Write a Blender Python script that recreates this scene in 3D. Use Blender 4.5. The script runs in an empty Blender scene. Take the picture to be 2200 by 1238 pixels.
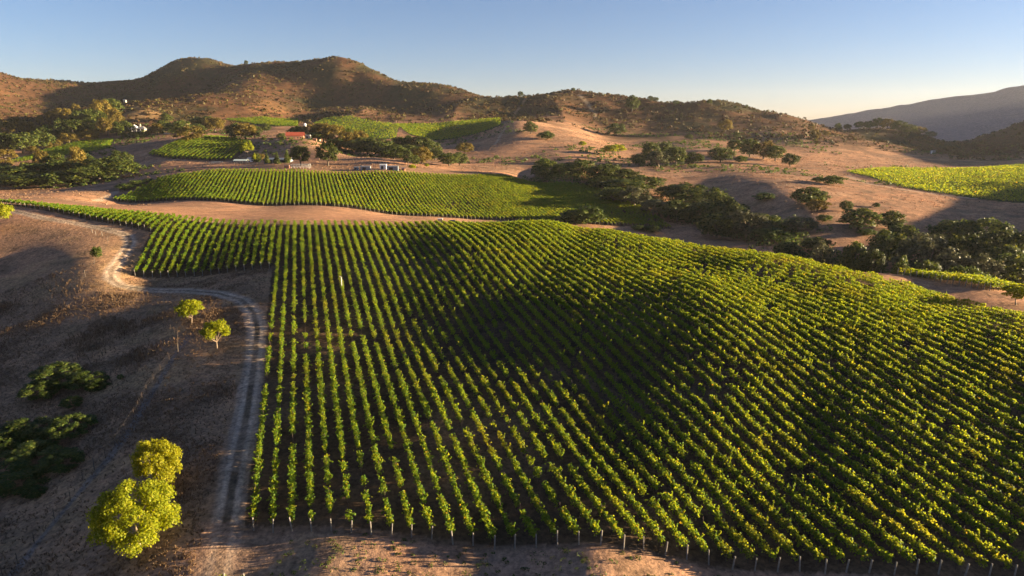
import bpy, math, random
import numpy as np
from mathutils import Vector

# ------------------------------------------------------------------ camera, sky, sun, exposure
S = bpy.context.scene
C = S.collection
R = math.radians
SUN_EL, SUN_AZ = 7.5, 86.0          # azimuth measured from +Y (view direction) towards +X (right)
PITCH, FPX, CX, CY = 13.0, 1467.0, 1100.0, 619.0
CZ = 48.0                           # drone height above the front of the vineyard

cam_d = bpy.data.cameras.new('camera'); cam = bpy.data.objects.new('camera', cam_d); C.objects.link(cam)
cam.location = (0, 0, CZ); cam.rotation_euler = (R(90 - PITCH), 0, 0)
cam_d.sensor_width = 36.0; cam_d.lens = 36.0 * FPX / 2200.0
cam_d.clip_start = 1.0; cam_d.clip_end = 60000.0
S.camera = cam

W = bpy.data.worlds.new('World'); S.world = W; W.use_nodes = True
wn = W.node_tree; wn.nodes.clear()
sky = wn.nodes.new('ShaderNodeTexSky'); sky.sky_type = 'NISHITA'; sky.sun_disc = False
sky.sun_elevation = R(SUN_EL); sky.sun_rotation = R(SUN_AZ)
sky.air_density = 0.9; sky.dust_density = 0.12; sky.ozone_density = 4.2; sky.altitude = 200
bg = wn.nodes.new('ShaderNodeBackground'); bg.inputs[1].default_value = 0.050
wo = wn.nodes.new('ShaderNodeOutputWorld')
tint = wn.nodes.new('ShaderNodeMix'); tint.data_type = 'RGBA'; tint.blend_type = 'MULTIPLY'; tint.inputs[0].default_value = 1.0
tint.inputs[7].default_value = (1.08, 0.73, 0.685, 1)          # paler, less cyan clear sky
wn.links.new(sky.outputs[0], tint.inputs[6]); wn.links.new(tint.outputs[2], bg.inputs[0]); wn.links.new(bg.outputs[0], wo.inputs[0])

sd = bpy.data.lights.new('sun', 'SUN'); sd.energy = 5.0; sd.angle = R(0.5); sd.color = (1.0, 0.78, 0.47)
sun = bpy.data.objects.new('sun', sd); C.objects.link(sun)
sdir = Vector((math.cos(R(SUN_EL)) * math.sin(R(SUN_AZ)), math.cos(R(SUN_EL)) * math.cos(R(SUN_AZ)), math.sin(R(SUN_EL))))
sun.rotation_euler = sdir.to_track_quat('Z', 'Y').to_euler(); sun.location = (300, 0, 300)

S.view_settings.view_transform = 'Standard'; S.view_settings.look = 'None'
S.view_settings.gamma = 1.0; S.view_settings.use_curve_mapping = False
S.view_settings.exposure = 2.6
S.render.engine = 'CYCLES'
S.cycles.max_bounces = 6; S.cycles.diffuse_bounces = 4; S.cycles.transmission_bounces = 3
S.cycles.volume_bounces = 0; S.cycles.transparent_max_bounces = 4

# ------------------------------------------------------------------ helpers
rng = np.random.default_rng(11)
random.seed(5)

def tag(o, label=None, cat=None, group=None, kind=None):
    if label: o['label'] = label
    if cat: o['category'] = cat
    if group: o['group'] = group
    if kind: o['kind'] = kind
    return o

def empty(name, loc, rz=0.0):
    o = bpy.data.objects.new(name, None); C.objects.link(o)
    o.location = loc; o.rotation_euler = (0, 0, rz); o.empty_display_size = 0.3
    return o

def np_mesh(name, verts, quads, mats, mat_idx=None, smooth=False):
    """quads: (n,4) or (n,3) index array"""
    me = bpy.data.meshes.new(name)
    verts = np.asarray(verts, np.float32); quads = np.asarray(quads, np.int32)
    n, k = quads.shape
    me.vertices.add(len(verts)); me.vertices.foreach_set('co', verts.ravel())
    me.loops.add(n * k); me.loops.foreach_set('vertex_index', quads.ravel())
    me.polygons.add(n)
    me.polygons.foreach_set('loop_start', np.arange(0, n * k, k, dtype=np.int32))
    if mat_idx is not None: me.polygons.foreach_set('material_index', np.asarray(mat_idx, np.int32))
    if smooth: me.polygons.foreach_set('use_smooth', np.ones(n, bool))
    for m in mats: me.materials.append(m)
    me.update(calc_edges=True)
    return me

def link(name, me, parent=None):
    o = bpy.data.objects.new(name, me); C.objects.link(o)
    if parent is not None: o.parent = parent
    return o

class MB:
    """collects boxes, bars, prisms and tubes, builds ONE mesh object"""
    def __init__(self): self.v = []; self.f = []; self.m = []
    def add(self, vs, fs, mi=0):
        b = len(self.v); self.v += [tuple(p) for p in vs]
        for f in fs: self.f.append([i + b for i in f]); self.m.append(mi)
        return self
    def box(self, x0, x1, y0, y1, z0, z1, mi=0):
        vs = [(x0,y0,z0),(x1,y0,z0),(x1,y1,z0),(x0,y1,z0),(x0,y0,z1),(x1,y0,z1),(x1,y1,z1),(x0,y1,z1)]
        return self.add(vs, [(3,2,1,0),(4,5,6,7),(0,1,5,4),(1,2,6,5),(2,3,7,6),(3,0,4,7)], mi)
    def tube(self, pts, rad, seg=6, mi=0, cap=True):
        n = len(pts); rings = []
        for i, p in enumerate(pts):
            p = Vector(p); a = Vector(pts[max(i-1,0)]); b = Vector(pts[min(i+1,n-1)])
            d = (b - a).normalized(); u = d.orthogonal().normalized(); w = d.cross(u)
            r = rad[i] if hasattr(rad, '__len__') else rad
            rings.append([p + (u*math.cos(2*math.pi*k/seg) + w*math.sin(2*math.pi*k/seg))*r for k in range(seg)])
        b0 = len(self.v)
        for rg in rings: self.v += [tuple(q) for q in rg]
        for i in range(n-1):
            for k in range(seg):
                self.f.append([b0+i*seg+k, b0+i*seg+(k+1)%seg, b0+(i+1)*seg+(k+1)%seg, b0+(i+1)*seg+k]); self.m.append(mi)
        if cap:
            self.f.append([b0+k for k in range(seg)][::-1]); self.m.append(mi)
            self.f.append([b0+(n-1)*seg+k for k in range(seg)]); self.m.append(mi)
        return self
    def gable(self, x0, x1, y0, y1, z0, z1, over=0.0, th=0.15, mi=0):
        """roof slab with its ridge along x"""
        ym = (y0+y1)/2; y0 -= over; y1 += over; x0 -= over; x1 += over
        vs = []
        for x in (x0, x1):
            vs += [(x,y0,z0),(x,ym,z1),(x,y1,z0),(x,y0,z0+th),(x,ym,z1+th),(x,y1,z0+th)]
        fs = [(3,4,1,0),(4,5,2,1),(6,7,10,9),(7,8,11,10),(3,9,10,4),(4,10,11,5),(1,7,6,0),(2,8,7,1),(0,6,9,3),(5,11,8,2)]
        return self.add(vs, fs, mi)
    def prism_wall(self, x, y0, y1, z0, z1, t=0.1, mi=0):
        ym = (y0+y1)/2
        return self.add([(x,y0,z0),(x,y1,z0),(x,ym,z1),(x+t,y0,z0),(x+t,y1,z0),(x+t,ym,z1)], [(0,2,1),(3,4,5),(0,1,4,3),(1,2,5,4),(2,0,3,5)], mi)
    def build(self, name, mats, parent=None, smooth=False):
        me = bpy.data.meshes.new(name); me.from_pydata(self.v, [], self.f)
        for m in (mats if isinstance(mats, (list, tuple)) else [mats]): me.materials.append(m)
        me.polygons.foreach_set('material_index', np.array(self.m, np.int32))
        if smooth: me.polygons.foreach_set('use_smooth', np.ones(len(self.f), bool))
        me.update()
        return link(name, me, parent)

def copy_tree(o, parent=None):
    c = o.copy(); C.objects.link(c)
    if parent is not None: c.parent = parent
    for ch in list(o.children): copy_tree(ch, c)
    return c

def _hash(ix, iy, s):
    h = (ix.astype(np.int64) * 374761393 + iy.astype(np.int64) * 668265263 + s * 974711) & 0x7fffffff
    h = ((h ^ (h >> 13)) * 1274126177) & 0x7fffffff
    return ((h ^ (h >> 16)) & 0xffff) / 65535.0

def vnoise(x, y, s=0):
    ix = np.floor(x); iy = np.floor(y); fx = x - ix; fy = y - iy
    fx = fx*fx*fx*(fx*(fx*6-15)+10); fy = fy*fy*fy*(fy*(fy*6-15)+10)
    a = _hash(ix, iy, s); b = _hash(ix+1, iy, s); c = _hash(ix, iy+1, s); d = _hash(ix+1, iy+1, s)
    return (a*(1-fx)+b*fx)*(1-fy) + (c*(1-fx)+d*fx)*fy          # 0..1

def fbm(x, y, lam, oct=4, s=0):
    t = 0; a = 1.0; n = 0
    for i in range(oct):
        t = t + a * (vnoise(x/lam + 17.3*i, y/lam - 9.1*i, s+i) - 0.5) * 2; n += a; a *= 0.5; lam *= 0.5
    return t / n

def sstep(a, b, x):
    t = np.clip((x - a) / (b - a), 0, 1); return t*t*(3-2*t)

sp, cp = math.sin(R(PITCH)), math.cos(R(PITCH))
def ray(px, py):
    """pixel of the 2200 px photograph -> (X per unit Y, drop per unit Y)"""
    x = (np.asarray(px, float) - CX)/FPX; yd = (np.asarray(py, float) - CY)/FPX
    fw = cp - yd*sp
    return x/fw, (sp + yd*cp)/fw
def project(X, Y, Z):
    z = Z - CZ
    D = Y*cp - z*sp
    return CX + FPX*X/D, CY + FPX*(-(z*cp + Y*sp))/D*1.0, D

# ------------------------------------------------------------------ terrain
# vine rows of the front and middle blocks are parallel lines X = X0 + c k + m (Y - Y0)
RC, RM, RX0, RY0 = 2.29, -0.301, -30.6, 72.5
def row_y(k, px, py):
    r, d = ray(px, py); return (RC*k + RX0 - RM*RY0) / (r - RM), r, d
pts = []                                    # (X, Y, z relative to the camera)
def P(px, py, Y, dz=0.0):
    r, d = ray(px, py); pts.append((r*Y, Y, -d*Y + dz))
def RW(k, px, py, dz):
    Y, r, d = row_y(k, px, py); pts.append((r*Y, Y, -d*Y + dz))
# front block, from rows followed through the picture
for k, px, py in ((0,546,1135),(12,1061,1178),(23,1558,1206),(35,2169,1240)): RW(k, px, py, 0)
for k, px in ((12,959),(23,1322),(35,1749),(46,2168)): RW(k, px, 900, -1.6)
for k, px in ((12,861),(20,1054),(28,1274),(40,1623),(47,1805),(53,1969)): RW(k, px, 680, -1.6)
RW(12, 831, 600, -1.0); RW(25, 1104, 600, -1.0); RW(36, 1371, 600, -1.9); RW(42, 1527, 600, -1.9); RW(22, 977, 520, -1.7); RW(14, 833, 520, -1.7); RW(18, 901, 520, -1.7)
for k, px in ((12,777),(23,936),(38,1152)): RW(k, px, 473, -1.8)
P(585,604,170, -0.0); P(604,475,231,-1.7)
P(1200,486,228); P(1300,500,215); P(1450,526,199); P(1570,544,187); P(1700,561,175)
pts += [(30,168,-34.0),(50,162,-34.0),(20,195,-32.4),(45,183,-33.6),(8,170,-34.7),(62,150,-34.2),(25,212,-32.0),(15,150,-35.6)]
pts += [(86,150,-34.3),(95,122,-35.0),(98,95,-39.5),(92,60,-45.2),(112,90,-42.5),(112,60,-46.5)]
P(285,592,182); P(430,592,182); P(360,472,230,-1.7); P(325,497,217)
P(234,479,226); P(160,465,234); P(85,449,246); P(10,439,259)
P(317,455,249,-1.7); P(242,449,253,-1.7); P(100,437,259,-1.6)
# left pasture
P(0,500,215); P(120,520,205); P(200,560,188); P(0,580,190); P(0,640,171); P(200,640,163); P(240,590,178)
P(400,640,160); P(0,800,128); P(200,800,124); P(400,700,138); P(540,700,137); P(0,900,110); P(250,900,104); P(480,900,100)
P(0,1060,89); P(0,1230,72); P(300,1190,69); P(470,1000,85); P(700,1215,65); P(1300,1238,62)
P(1150,366,545); P(1200,368,530); P(1120,358,585)
pts += [(-60,30,-48.5),(0,30,-47),(60,30,-46),(-90,60,-50),(-140,100,-47),(0,8,-47),(110,30,-45.5),(-180,180,-39),(-260,260,-33)]
# right side of the front block: track, second block, then down to the creek
P(2000,625,150); P(2100,640,143); P(1930,590,165); P(2100,622,148); P(2182,655,136); pts += [(114,165,-36.6),(128,142,-37.4),(125,115,-39.5)]
P(1330,432,425); P(1400,455,400); P(1500,490,375); P(1560,510,360); P(1280,412,455)
pts += [(150,190,-50),(165,150,-46),(190,220,-57),(120,240,-58),(160,260,-58),(80,300,-56),(30,262,-46),(60,240,-47),(95,205,-44),(200,120,-44),(230,170,-49)]
pts += [(20,540,-43),(122,385,-59)]
# strip between the blocks and the middle block
P(640,455,300,0.0); P(850,469,300,0); P(300,443,310); P(0,427,320); P(180,415,385)
P(567,443,352); P(852,463,355); P(1030,472,366); P(300,436,374); P(240,430,381); P(1200,476,362,-2); P(1330,487,366,-1.0); P(1450,497,372)
P(634,400,410,-1.7); P(634,366,469,-1.7); P(870,368,478,-1.7); P(1100,378,500,-1.7); P(1270,400,470,-1.5); P(1270,440,410,-1.0); P(950,410,430,-1.7)
P(340,385,440); P(470,368,470); P(1380,450,410)
# beyond: left
P(0,425,420,1.0); P(200,402,450); P(60,412,460); P(300,350,600); P(450,352,560); P(300,380,500); P(150,380,560); P(0,395,520)
P(600,357,505); P(760,358,505); P(870,362,505); P(520,350,560)
P(700,325,580); P(635,300,650); P(560,312,640); P(800,338,545); P(860,350,525); P(640,330,570); P(680,303,640); P(720,312,640,-6)
P(430,345,590); P(330,332,620); P(430,299,720); P(530,306,680); P(520,335,600); P(340,315,680)
P(480,296,760); P(600,290,760,-2); P(295,279,850); P(370,285,830); P(420,290,800)
P(240,305,760); P(120,325,720); P(0,348,640); P(180,302,790); P(60,320,760)
P(300,226,1000); P(260,250,950); P(350,250,950); P(230,225,1010); P(200,265,900); P(60,285,900); P(0,270,950); P(420,262,950)
P(760,253,1000); P(680,264,960); P(780,300,820); P(860,275,900); P(1000,260,1000); P(950,300,850); P(1075,256,980); P(590,262,960); P(540,258,980)
P(850,330,600,-6); P(920,340,570,-3); P(780,318,620,-9)
P(1100,268,850); P(1150,290,800); P(1250,322,700); P(1050,330,680); P(1100,352,600); P(1000,350,600); P(1000,300,840); P(1060,290,830)
# beyond: right
P(1350,346,650); P(1500,362,570); P(1700,335,730); P(1560,312,800); P(1480,306,840); P(1650,425,420); P(1750,470,360); P(1850,400,480); P(1600,385,490); P(1420,352,610)
P(2200,430,420); P(2200,360,620); P(1850,360,630); P(2200,340,760); P(2000,332,850); P(2000,303,1000); P(2000,470,370); P(2150,478,370); P(1950,420,440)
P(1300,300,900); P(1450,292,950); P(1700,292,900); P(1900,312,900); P(1250,290,850); P(1600,300,900)
pts += [(330,270,-35),(450,260,-24),(460,360,-14),(520,460,-12),(650,620,-8),(420,180,-38),(300,130,-42),(600,300,-22),(700,450,-12)]  # unseen rise right of frame, shaped to shade the grove and tan field
# ridges (pixel on the skyline, distance) with ground falling away behind them
ridge = [(-120,140,1450),(0,155,1500),(60,172,1600),(150,182,1680),(200,183,1720),(280,171,1750),(330,150,1720),(370,129,1700),(405,122,1700),(460,133,1690),(540,126,1580),
 (620,131,1520),(700,126,1420),(740,128,1400),(800,153,1370),(850,177,1350),(920,180,1350),(1000,195,1320),(1100,199,1300),(1230,196,1300),
 (1300,208,1260),(1400,217,1250),(1450,227,1230),(1520,220,1200),(1600,231,1180),(1700,230,1110),(1770,251,1080),(1830,263,1060),(1900,265,1050),(1980,283,1050),(2030,295,1080)]
for px, py, Y in ridge:
    P(px, py+2, Y)
    r, d = ray(px, py+2)
    pts.append((r*Y*1.18, Y*1.18, -d*Y - 45)); pts.append((r*Y*1.6, Y*1.6, -50))
# spurs and gullies on the faces
P(600,141,1470); P(540,158,1350); P(490,190,1220); P(440,217,1080); P(560,235,1060); P(620,170,1330,-4)
P(690,205,1260,-16); P(650,240,1090,-6); P(760,180,1330,-8); P(720,235,1100)
P(300,205,1450,-20); P(380,190,1480,-22); P(150,215,1350,-8); P(60,210,1350); P(0,215,1250); P(420,165,1560,-10); P(330,222,1150,-4)
P(850,215,1230,-4); P(950,225,1150); P(1100,230,1120); P(1250,235,1120); P(1400,250,1080,-4); P(1550,255,1050); P(1650,255,1020); P(1800,285,960)
P(1780,256,1050); P(1850,280,980); P(1850,254,1100); P(1900,255,1100); P(1950,264,1100); P(1990,276,1100)
# near right hill and far mountain
P(2080,297,1150); P(2140,279,1120); P(2200,262,1100); P(2300,240,1080); P(2150,310,980); P(2200,300,960)
for px, py in ((2080,300),(2200,268)):
    r, d = ray(px, py); pts.append((r*1500, 1500, -60))
for px, py, Y in ((1700,266,3600),(1780,260,3600),(1850,243,3600),(1900,241,3600),(1940,238,3600),(1975,222,3600),(2010,223,3600),(2050,226,3600),(2100,222,3600),(2130,206,3600),(2155,195,3600),(2220,200,3600),(2330,180,3600)):
    P(px, py, Y); r, d = ray(px, py); pts.append((r*4600, 4600, 0)); pts.append((r*7500, 7500, -80))
P(2050,292,2100); P(2150,290,2100); P(1850,285,2100)
# outside the frame
pts += [(-1400,1300,190),(-900,700,60),(-500,420,-10),(-380,300,-22),(1100,900,40),(1600,1500,120),(900,500,10),(-2500,2600,60),(1200,300,-5),(-120,20,-50),(200,20,-44),(300,60,-42),(2600,900,60),(600,120,-32)]

A = np.array(pts)
def feat(X, Y):
    rho = np.maximum(np.hypot(X, Y), 6.0)
    return np.arctan2(X, Y), np.log(rho)*0.45
EPS = 0.035
def phi(d2): return np.sqrt(d2 + EPS*EPS)
fa, fb = feat(A[:,0], A[:,1])
n = len(A)
K = phi((fa[:,None]-fa[None])**2 + (fb[:,None]-fb[None])**2)
lam = 0.0015
M = np.zeros((n+3, n+3)); M[:n,:n] = K - lam*np.eye(n)
Q = np.stack([np.ones(n), fa, fb], 1); M[:n,n:] = Q; M[n:,:n] = Q.T
# fit z scaled by distance so that near ground is held as tightly as far hills
coef = np.linalg.solve(M, np.concatenate([A[:,2], np.zeros(3)]))

NT, NR = 1050, 1050
TH0, TH1, R0, R1 = R(-62), R(70), 14.0, 5200.0
th = np.linspace(TH0, TH1, NT); lr = np.linspace(math.log(R0), math.log(R1), NR)
TH, LR = np.meshgrid(th, lr)                # rows: distance
GX = np.exp(LR)*np.sin(TH); GY = np.exp(LR)*np.cos(TH)
ga, gb = TH.ravel(), LR.ravel()*0.45
GZ = np.empty(ga.size)
for i in range(0, ga.size, 20000):
    a = ga[i:i+20000]; b = gb[i:i+20000]
    GZ[i:i+20000] = phi((a[:,None]-fa[None])**2 + (b[:,None]-fb[None])**2) @ coef[:n] + coef[n] + coef[n+1]*a + coef[n+2]*b
GZ = GZ.reshape(TH.shape)
RHO = np.exp(LR)
hillm = sstep(880, 1150, RHO) * (1 - 0.6*sstep(2200, 3000, RHO))
rid = 1 - 2*np.abs(vnoise(GX/150, GY/260, 3) - 0.5)*2
GZ += hillm * (fbm(GX, GY, 170, 4, 7)*8 + (rid-0.5)*9 + fbm(GX, GY, 38, 3, 17)*2.6)
GZ += sstep(2000,3000,RHO) * (1 - 2*np.abs(vnoise(GX/330, GY/700, 23) - 0.5)*2) * 13
midm = sstep(300, 560, RHO) * (1-hillm)
GZ += midm * fbm(GX, GY, 60, 3, 31)*1.2
GZ += (1-sstep(150,260,RHO)) * (fbm(GX, GY, 4.0, 3, 41)*0.09)
GZ += CZ

def ground(X, Y):
    X = np.asarray(X, float); Y = np.asarray(Y, float)
    u = (np.arctan2(X, Y) - TH0)/(TH1-TH0)*(NT-1); v = (np.log(np.maximum(np.hypot(X, Y), R0)) - lr[0])/(lr[-1]-lr[0])*(NR-1)
    u = np.clip(u, 0, NT-1.001); v = np.clip(v, 0, NR-1.001)
    i = u.astype(int); j = v.astype(int); fu = u-i; fv = v-j
    return (GZ[j,i]*(1-fu)+GZ[j,i+1]*fu)*(1-fv) + (GZ[j+1,i]*(1-fu)+GZ[j+1,i+1]*fu)*fv

TS = np.exp(np.linspace(math.log(22), math.log(6500), 5000))
def cast(px, py):
    """first ground point seen through a pixel"""
    r, d = ray(px, py)
    X = r*TS; z = CZ - d*TS
    below = z < ground(X, TS)
    i = int(np.argmax(below)) if below.any() else len(TS)-1
    return float(X[i]), float(TS[i]), float(ground(X[i], TS[i]))
def at(px, Y):
    """ground point at distance Y straight below the pixel column (near the height of py 400)"""
    X = 0.0; D = Y
    for _ in range(6):
        X = (px - CX)/FPX*D
        z = float(ground(X, Y)) - CZ
        D = Y*cp - z*sp
    return X, Y, z + CZ

def k_of(X, Y): return (X - RX0 - RM*(Y-RY0))/RC
def front_far(k):
    fr = np.interp(k, [-47,-38,-31,-25,-18.01,-17.5,-0.7,-0.5,0,35,62], [259.5,246,234,226,217,182,182,73,72.5,63.2,57.5])
    fa_ = np.interp(k, [-47.5,-39,-27.5,-21.5,-16.5,0,38,51,58.6,62], [262,259.5,253,249,246,234,231.5,199,175,150])
    return fr, fa_
FX0 = -127.9
def k2_of(X, Y): return (X - FX0 - RM*(Y-352))/RC
def front_far2(k):
    fr = np.interp(k, [-37,-30,0,30,50,70,90,97], [381,373,352,355,366,369,372,374])
    fa_ = np.interp(k, [-37.5,-31,-15.7,0,30,75,88,95,97.5], [383,440,469,470,476,500,485,470,400])
    return fr, fa_
# ------------------------------------------------------------------ materials
def mat(name, build):
    m = bpy.data.materials.new(name); m.use_nodes = True
    nt = m.node_tree; nt.nodes.clear()
    out = nt.nodes.new('ShaderNodeOutputMaterial')
    build(nt, out); return m
def N(nt, t, **kw):
    n_ = nt.nodes.new(t)
    for k, v in kw.items():
        if k.startswith('i_'):
            n_.inputs[int(k[2:])].default_value = v
        else: setattr(n_, k, v)
    return n_
def ramp(nt, stops):
    r_ = nt.nodes.new('ShaderNodeValToRGB'); e = r_.color_ramp.elements
    while len(e) > 1: e.remove(e[-1])
    e[0].position = stops[0][0]; e[0].color = (*stops[0][1], 1)
    for p, c in stops[1:]:
        q = e.new(p); q.color = (*c, 1)
    return r_
def plain(name, col, rough=0.7, metal=0.0, var=0.25, scale=3.0):
    def b(nt, out):
        p = N(nt, 'ShaderNodeBsdfPrincipled'); p.inputs['Roughness'].default_value = rough; p.inputs['Metallic'].default_value = metal
        tc = N(nt, 'ShaderNodeTexCoord'); no = N(nt, 'ShaderNodeTexNoise'); no.inputs['Scale'].default_value = scale; no.inputs['Detail'].default_value = 4
        nt.links.new(tc.outputs['Object'], no.inputs['Vector'])
        rp = ramp(nt, [(0.3, tuple(c*(1-var) for c in col)), (0.7, tuple(min(1, c*(1+var)) for c in col))])
        nt.links.new(no.outputs[0], rp.inputs[0]); nt.links.new(rp.outputs[0], p.inputs['Base Color'])
        nt.links.new(p.outputs[0], out.inputs[0])
    return mat(name, b)
def leaf(name, stops, trans=0.45, tmul=1.6, patch=None, psize=12.0, objvar=0.25, tcol=None):
    """stops: colours over the leaves of one crown; patch: colour some stretches turn to"""
    def b(nt, out):
        ge = N(nt, 'ShaderNodeNewGeometry'); rp = ramp(nt, stops)
        nt.links.new(ge.outputs['Random Per Island'], rp.inputs[0])
        col = rp.outputs[0]
        if patch:
            no = N(nt, 'ShaderNodeTexNoise'); no.inputs['Scale'].default_value = 1.0/psize; no.inputs['Detail'].default_value = 5
            nt.links.new(ge.outputs['Position'], no.inputs['Vector'])
            r2 = ramp(nt, [(0.52, (0,0,0)), (0.75, (1,1,1))]); nt.links.new(no.outputs[0], r2.inputs[0])
            mx = N(nt, 'ShaderNodeMix', data_type='RGBA'); nt.links.new(r2.outputs[0], mx.inputs[0])
            nt.links.new(col, mx.inputs[6]); mx.inputs[7].default_value = (*patch, 1); col = mx.outputs[2]
        oi = N(nt, 'ShaderNodeObjectInfo'); ma = N(nt, 'ShaderNodeMapRange'); ma.inputs[3].default_value = 1-objvar; ma.inputs[4].default_value = 1+objvar
        nt.links.new(oi.outputs['Random'], ma.inputs[0])
        hs = N(nt, 'ShaderNodeHueSaturation'); nt.links.new(ma.outputs[0], hs.inputs['Value']); nt.links.new(col, hs.inputs['Color'])
        df = N(nt, 'ShaderNodeBsdfPrincipled'); df.inputs['Roughness'].default_value = 0.55; df.inputs['Specular IOR Level'].default_value = 0.12
        tr = N(nt, 'ShaderNodeBsdfTranslucent')
        h2 = N(nt, 'ShaderNodeHueSaturation'); h2.inputs['Value'].default_value = tmul; h2.inputs['Saturation'].default_value = 1.05; h2.inputs['Hue'].default_value = 0.485
        nt.links.new(hs.outputs[0], h2.inputs['Color'])
        if tcol:                                           # light coming through a leaf is yellower than light off it
            h2 = N(nt, 'ShaderNodeMix', data_type='RGBA', blend_type='MULTIPLY'); h2.inputs[0].default_value = 1; h2.inputs[7].default_value = (*tcol, 1); h2.clamp_result = False
            nt.links.new(hs.outputs[0], h2.inputs[6])
        nt.links.new(hs.outputs[0], df.inputs['Base Color']); nt.links.new(h2.outputs[2] if tcol else h2.outputs[0], tr.inputs['Color'])
        ms = N(nt, 'ShaderNodeMixShader'); ms.inputs[0].default_value = trans
        nt.links.new(df.outputs[0], ms.inputs[1]); nt.links.new(tr.outputs[0], ms.inputs[2]); nt.links.new(ms.outputs[0], out.inputs[0])
    return mat(name, b)

def _ground(nt, out):
    at_ = N(nt, 'ShaderNodeAttribute', attribute_name='Col'); ge = N(nt, 'ShaderNodeNewGeometry')
    cam_ = N(nt, 'ShaderNodeMapping'); cam_.inputs['Scale'].default_value = (1, 1, 0.3)
    nt.links.new(ge.outputs['Position'], cam_.inputs['Vector'])
    n1 = N(nt, 'ShaderNodeTexNoise'); n1.inputs['Scale'].default_value = 1.7; n1.inputs['Detail'].default_value = 8; n1.inputs['Roughness'].default_value = 0.7
    n2 = N(nt, 'ShaderNodeTexNoise'); n2.inputs['Scale'].default_value = 0.12; n2.inputs['Detail'].default_value = 7; n2.inputs['Roughness'].default_value = 0.65
    for q in (n1, n2): nt.links.new(cam_.outputs[0], q.inputs['Vector'])
    r1 = ramp(nt, [(0.30, (0.42,0.42,0.44)), (0.5, (0.95,0.95,0.95)), (0.72, (1.5,1.45,1.4))])
    r2 = ramp(nt, [(0.30, (0.62,0.66,0.66)), (0.5, (1,1,1)), (0.72, (1.30,1.20,1.12))])
    nt.links.new(n1.outputs[0], r1.inputs[0]); nt.links.new(n2.outputs[0], r2.inputs[0])
    m1 = N(nt, 'ShaderNodeMix', data_type='RGBA', blend_type='MULTIPLY'); m1.inputs[0].default_value = 1
    m2 = N(nt, 'ShaderNodeMix', data_type='RGBA', blend_type='MULTIPLY'); m2.inputs[0].default_value = 1
    nt.links.new(at_.outputs['Color'], m1.inputs[6]); nt.links.new(r1.outputs[0], m1.inputs[7])
    nt.links.new(m1.outputs[2], m2.inputs[6]); nt.links.new(r2.outputs[0], m2.inputs[7])
    n4 = N(nt, 'ShaderNodeTexNoise'); n4.inputs['Scale'].default_value = 0.42; n4.inputs['Detail'].default_value = 6; n4.inputs['Roughness'].default_value = 0.75; n4.inputs['Distortion'].default_value = 0.6
    nt.links.new(cam_.outputs[0], n4.inputs['Vector'])
    r4 = ramp(nt, [(0.32, (0.55,0.56,0.56)), (0.5, (1,1,1)), (0.70, (1.32,1.28,1.22))]); nt.links.new(n4.outputs[0], r4.inputs[0])
    m3 = N(nt, 'ShaderNodeMix', data_type='RGBA', blend_type='MULTIPLY'); m3.inputs[0].default_value = 1
    nt.links.new(m2.outputs[2], m3.inputs[6]); nt.links.new(r4.outputs[0], m3.inputs[7]); m2 = m3
    p = N(nt, 'ShaderNodeBsdfPrincipled'); p.inputs['Roughness'].default_value = 0.95; p.inputs['Specular IOR Level'].default_value = 0.05
    bp = N(nt, 'ShaderNodeBump'); bp.inputs['Strength'].default_value = 0.55; bp.inputs['Distance'].default_value = 0.35
    n3 = N(nt, 'ShaderNodeTexNoise'); n3.inputs['Scale'].default_value = 0.9; n3.inputs['Detail'].default_value = 6; n3.inputs['Roughness'].default_value = 0.65
    nt.links.new(ge.outputs['Position'], n3.inputs['Vector'])
    nt.links.new(n3.outputs[0], bp.inputs['Height'])
    nt.links.new(bp.outputs[0], p.inputs['Normal'])
    nt.links.new(m2.outputs[2], p.inputs['Base Color']); nt.links.new(p.outputs[0], out.inputs[0])
M_ground = mat('ground', _ground)
M_vine = leaf('vine_leaf', [(0.0,(0.062,0.135,0.014)),(0.5,(0.098,0.185,0.016)),(0.97,(0.145,0.215,0.018)),(1.0,(0.22,0.18,0.03))], 0.55, 2.0, patch=(0.135,0.180,0.018), psize=9.0, objvar=0.08, tcol=(2.9,1.8,0.9))
M_oak = leaf('oak_leaf', [(0,(0.026,0.042,0.010)),(0.6,(0.050,0.068,0.013)),(1,(0.105,0.108,0.018))], 0.3, 1.5)
M_moss = leaf('mossy_leaf', [(0,(0.055,0.062,0.030)),(0.6,(0.085,0.088,0.040)),(1,(0.13,0.12,0.055))], 0.25, 1.3)
M_gold = leaf('golden_leaf', [(0,(0.085,0.075,0.015)),(0.6,(0.14,0.105,0.020)),(1,(0.20,0.14,0.03))], 0.35, 1.4)
M_bright = leaf('young_leaf', [(0,(0.12,0.155,0.010)),(0.6,(0.20,0.225,0.012)),(1,(0.28,0.27,0.02))], 0.5, 1.9, objvar=0.1)
M_yellow = leaf('yellow_leaf', [(0,(0.14,0.155,0.010)),(0.6,(0.23,0.235,0.012)),(1,(0.31,0.28,0.02))], 0.5, 1.8, objvar=0)
M_shrub = leaf('shrub_leaf', [(0,(0.032,0.056,0.012)),(0.6,(0.060,0.088,0.017)),(1,(0.110,0.120,0.024))], 0.3, 1.4)
M_scrub = leaf('scrub_leaf', [(0,(0.045,0.026,0.014)),(0.35,(0.085,0.042,0.018)),(0.6,(0.055,0.048,0.014)),(1,(0.095,0.080,0.018))], 0.2, 1.3, objvar=0)
M_grass = leaf('dry_grass_blade', [(0,(0.09,0.058,0.034)),(0.6,(0.15,0.097,0.055)),(1,(0.24,0.155,0.085))], 0.4, 1.4, objvar=0)
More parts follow.
